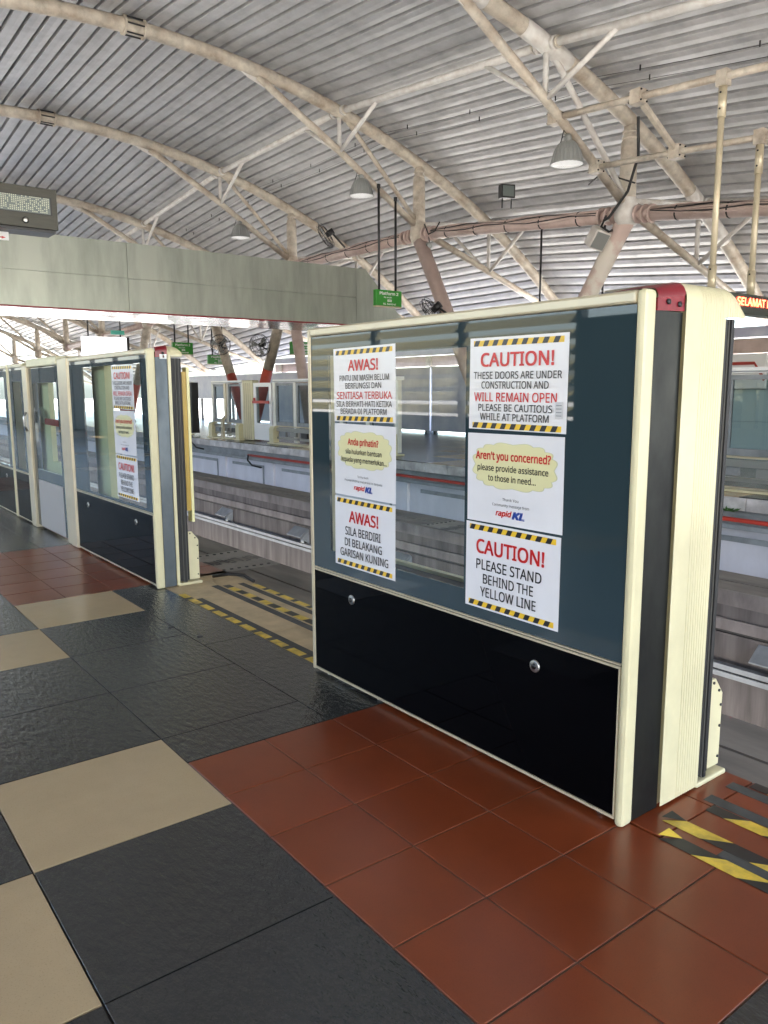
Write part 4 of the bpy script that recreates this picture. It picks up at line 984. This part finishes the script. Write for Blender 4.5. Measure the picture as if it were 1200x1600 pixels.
# things on / behind the far platform
def person(x, y, h, rz, label, shirt, trousers, arm):
    t = thing('person', label, 'person', (x, y, 0))
    bm = bpy.data.meshes.new('body'); s = h/1.7
    V_ = [(0, 0, .93, .13, .1), (0, 0, 1.12, .12, .095), (0, 0, 1.33, .15, .105), (0, 0, 1.44, .065, .06), (0, -.01, 1.53, .07, .075), (0, -.015, 1.63, .075, .09), (0, 0, 1.69, .04, .05),
          (.1, 0, .88, .09, .09), (.11, -.02, .48, .06, .06), (.11, .01, .08, .042, .045), (.11, -.13, .04, .04, .03),
          (-.1, 0, .88, .09, .09), (-.11, -.02, .48, .06, .06), (-.11, .01, .08, .042, .045), (-.11, -.13, .04, .04, .03),
          (.19, 0, 1.37, .055, .055), (.24, .02, 1.1, .042, .042), (.23, -.16, .98, .032, .03), (.2, -.25, 1.0, .03, .018),
          (-.19, 0, 1.37, .055, .055), (-.24, .02, 1.1, .042, .042), (-.22, -.18, 1.05, .032, .03), (-.18, -.26, 1.1, .03, .018)]
    E_ = [(0, 1), (1, 2), (2, 3), (3, 4), (4, 5), (5, 6), (0, 7), (7, 8), (8, 9), (9, 10), (0, 11), (11, 12), (12, 13), (13, 14), (2, 15), (15, 16), (16, 17), (17, 18), (2, 19), (19, 20), (20, 21), (21, 22)]
    bm.from_pydata([(v[0]*s, v[1]*s, v[2]*s) for v in V_], E_, [])
    o = bpy.data.objects.new('body', bm); COL.objects.link(o)
    o.modifiers.new('skin', 'SKIN')
    for i, v in enumerate(V_): bm.skin_vertices[0].data[i].radius = (v[3]*s, v[4]*s)
    bm.skin_vertices[0].data[0].use_root = True
    ss = o.modifiers.new('sub', 'SUBSURF'); ss.levels = 2; ss.render_levels = 2
    dg = bpy.context.evaluated_depsgraph_get(); me = bpy.data.meshes.new_from_object(o.evaluated_get(dg)); bpy.data.objects.remove(o)
    o = bpy.data.objects.new('body', me); COL.objects.link(o); o.parent = t
    me.materials.clear()
    for q in (shirt, trousers, 'skin'): me.materials.append(M[q])
    for p_ in me.polygons:
        p_.use_smooth = True; z = p_.center.z/s; ax_ = abs(p_.center.x/s)
        p_.material_index = 2 if (z > 1.43 or (p_.center.y/s < -.12 and z > .9)) else 1 if z < .93 and ax_ < .2 else 0
    hr = MB(); hr.lathe((0, .01*s, 1.6*s), [(.088*s, -.04*s), (.1*s, .02*s), (.088*s, .07*s), (.05*s, .115*s), (0, .125*s)], 'hair', 16); hr.build('hair', t, world=False)
    t.rotation_euler = (0, 0, rz)
person(12.3, 7.15, 1.68, rad(-60), 'person in dark clothes standing behind the far gate glass', 'navy', 'navy', 0)

# eaves fascia, hoardings, boards
t = thing('tiled_wall', 'pale teal tiled wall behind the far gate glass at the right edge', 'wall', (15.8, 4, 0))
m_ = MB()
for a_ in range(16):
    for b_ in range(3): m_.box(15.8, 15.86, -4+a_*.98, -4+a_*.98+.97, b_*.66-.02, b_*.66+.635, 'tealtile')
m_.build('tile_face', t); m_ = MB(); m_.box(15.861, 15.9, -4, 11.7, -.02, 1.96, 'grout'); m_.build('backing', t)
t = thing('parapet', 'long pale beam with cream blocks along the back of the far platform', 'parapet', (16, 10, 0))
m_ = MB(); m_.box(15.9, 16.3, -12, 28, 2.36, 2.56, 'panelblue'); m_.build('upper_beam', t)
m_ = MB(); m_.box(15.95, 16.2, -12, 28, 2.03, 2.33, 'pink'); m_.build('fascia', t)
for k_ in range(-3, 10):
    m_ = MB(); m_.box(15.9, 15.948, k_*3+.4, k_*3+.65, 2.04, 2.32, 'tube'); m_.build('joint_block', t)
    m_ = MB(); m_.box(16.0, 16.16, k_*3+.45, k_*3+.6, 0, 2.03, 'greypaint'); m_.build('support_post', t)
bl = ['pale blue advert board on black legs beyond the second gate', 'pale advert board standing behind the cream pillar', 'pale advert board behind the far door', 'pale advert board behind the long far gate']
for k_, (ya, yb) in enumerate(((31, 37.5), (24.3, 30.8), (18.1, 24.2), (11.8, 18))):
    t = thing('advert_board', bl[k_], 'board', (15.6, (ya+yb)/2, 0), 'pale boards along the back of the far platform')
    m_ = MB(); m_.box(15.6, 15.66, ya, yb, .95 if k_ == 0 else .08, 1.98, 'panelblue'); m_.build('panel', t)
    for yy in (ya+.1, (ya+yb)/2, yb-.2):
        m_ = MB(); m_.box(15.58, 15.68, yy, yy+.1, -.02, .949 if k_ == 0 else .079, 'black'); m_.build('leg', t)
bl = ['white board with a red chevron stripe behind the far gate glass', 'white board with green and purple marks at the right edge of the photo']
for k_, (ya, yb) in enumerate(((7.85, 9.3), (5.6, 7.5))):
    t = thing('poster_board', bl[k_], 'board', (15.5, ya, 0), None)
    m_ = MB(); m_.box(15.5, 15.56, ya, yb, 1.3, 2.0, 'white'); m_.build('panel', t, bevel=.02)
    m_ = MB()
    if k_ == 0:
        m_.box(15.494, 15.4995, ya+.25, yb, 1.78, 1.84, 'redpaint'); m_.poly([(15.494, ya+.25, 1.84), (15.494, ya+.25, 1.78), (15.494, ya+.05, 1.45), (15.494, ya+.0, 1.5)], (.0055, 0, 0), 'redpaint')
    else:
        m_.box(15.494, 15.4995, yb-.3, yb-.08, 1.5, 1.9, 'signgreen'); m_.box(15.494, 15.4995, yb-.75, yb-.4, 1.45, 1.75, 'maroon')
    m_.build('stripe', t)
t = thing('hanging_board', 'overexposed white board hanging beyond the second gate', 'board', (9.9, 30, 2.4))
m_ = MB(); m_.box(9.06, 10.7, 30, 30.15, 2.47, 3.3, 'glowwhite'); m_.build('panel', t)
m_ = MB(); m_.box(10.701, 10.8, 30, 30.15, 2.45, 3.32, 'black'); m_.build('edge', t)
m_ = MB()
for xx in (9.3, 10.5): m_.tube([(xx, 30.07, 3.3), (xx, 30.07, 4.2)], .03, 'black', 6)
m_.build('hanger', t)
m_ = MB(); m_.box(10.1, 10.6, 29.9, 29.98, 3.4, 3.55, 'tealled'); tag(m_.build('exit_light'), 'small teal exit light above the white hanging board', 'light box')
t = thing('billboard', 'outdoor billboard with pink scribble seen under the bridge', 'billboard', (16.5, 40, 2))
m_ = MB(); m_.box(15.9, 17.4, 40, 40.2, 2.9, 4.8, 'panelblue'); m_.build('panel', t)
m_ = MB()
for q in range(5): m_.bar((16.05+q*.2, 39.98, 3.6+.05*q), (16.2+q*.2, 39.98, 4.1+.1*(q % 2)), .05, .05, 'redink'); m_.bar((16.2+q*.2, 39.98, 4.1+.1*(q % 2)), (16.26+q*.2, 39.98, 3.65+.05*q), .05, .05, 'redink')
m_.build('scribble', t)
m_ = MB(); m_.tube([(16.6, 40.1, -7), (16.6, 40.1, 2.9)], .15, 'greypaint', 10); m_.build('mast', t)

for o in bpy.data.objects:
    if '_o' in o: del o['_o']
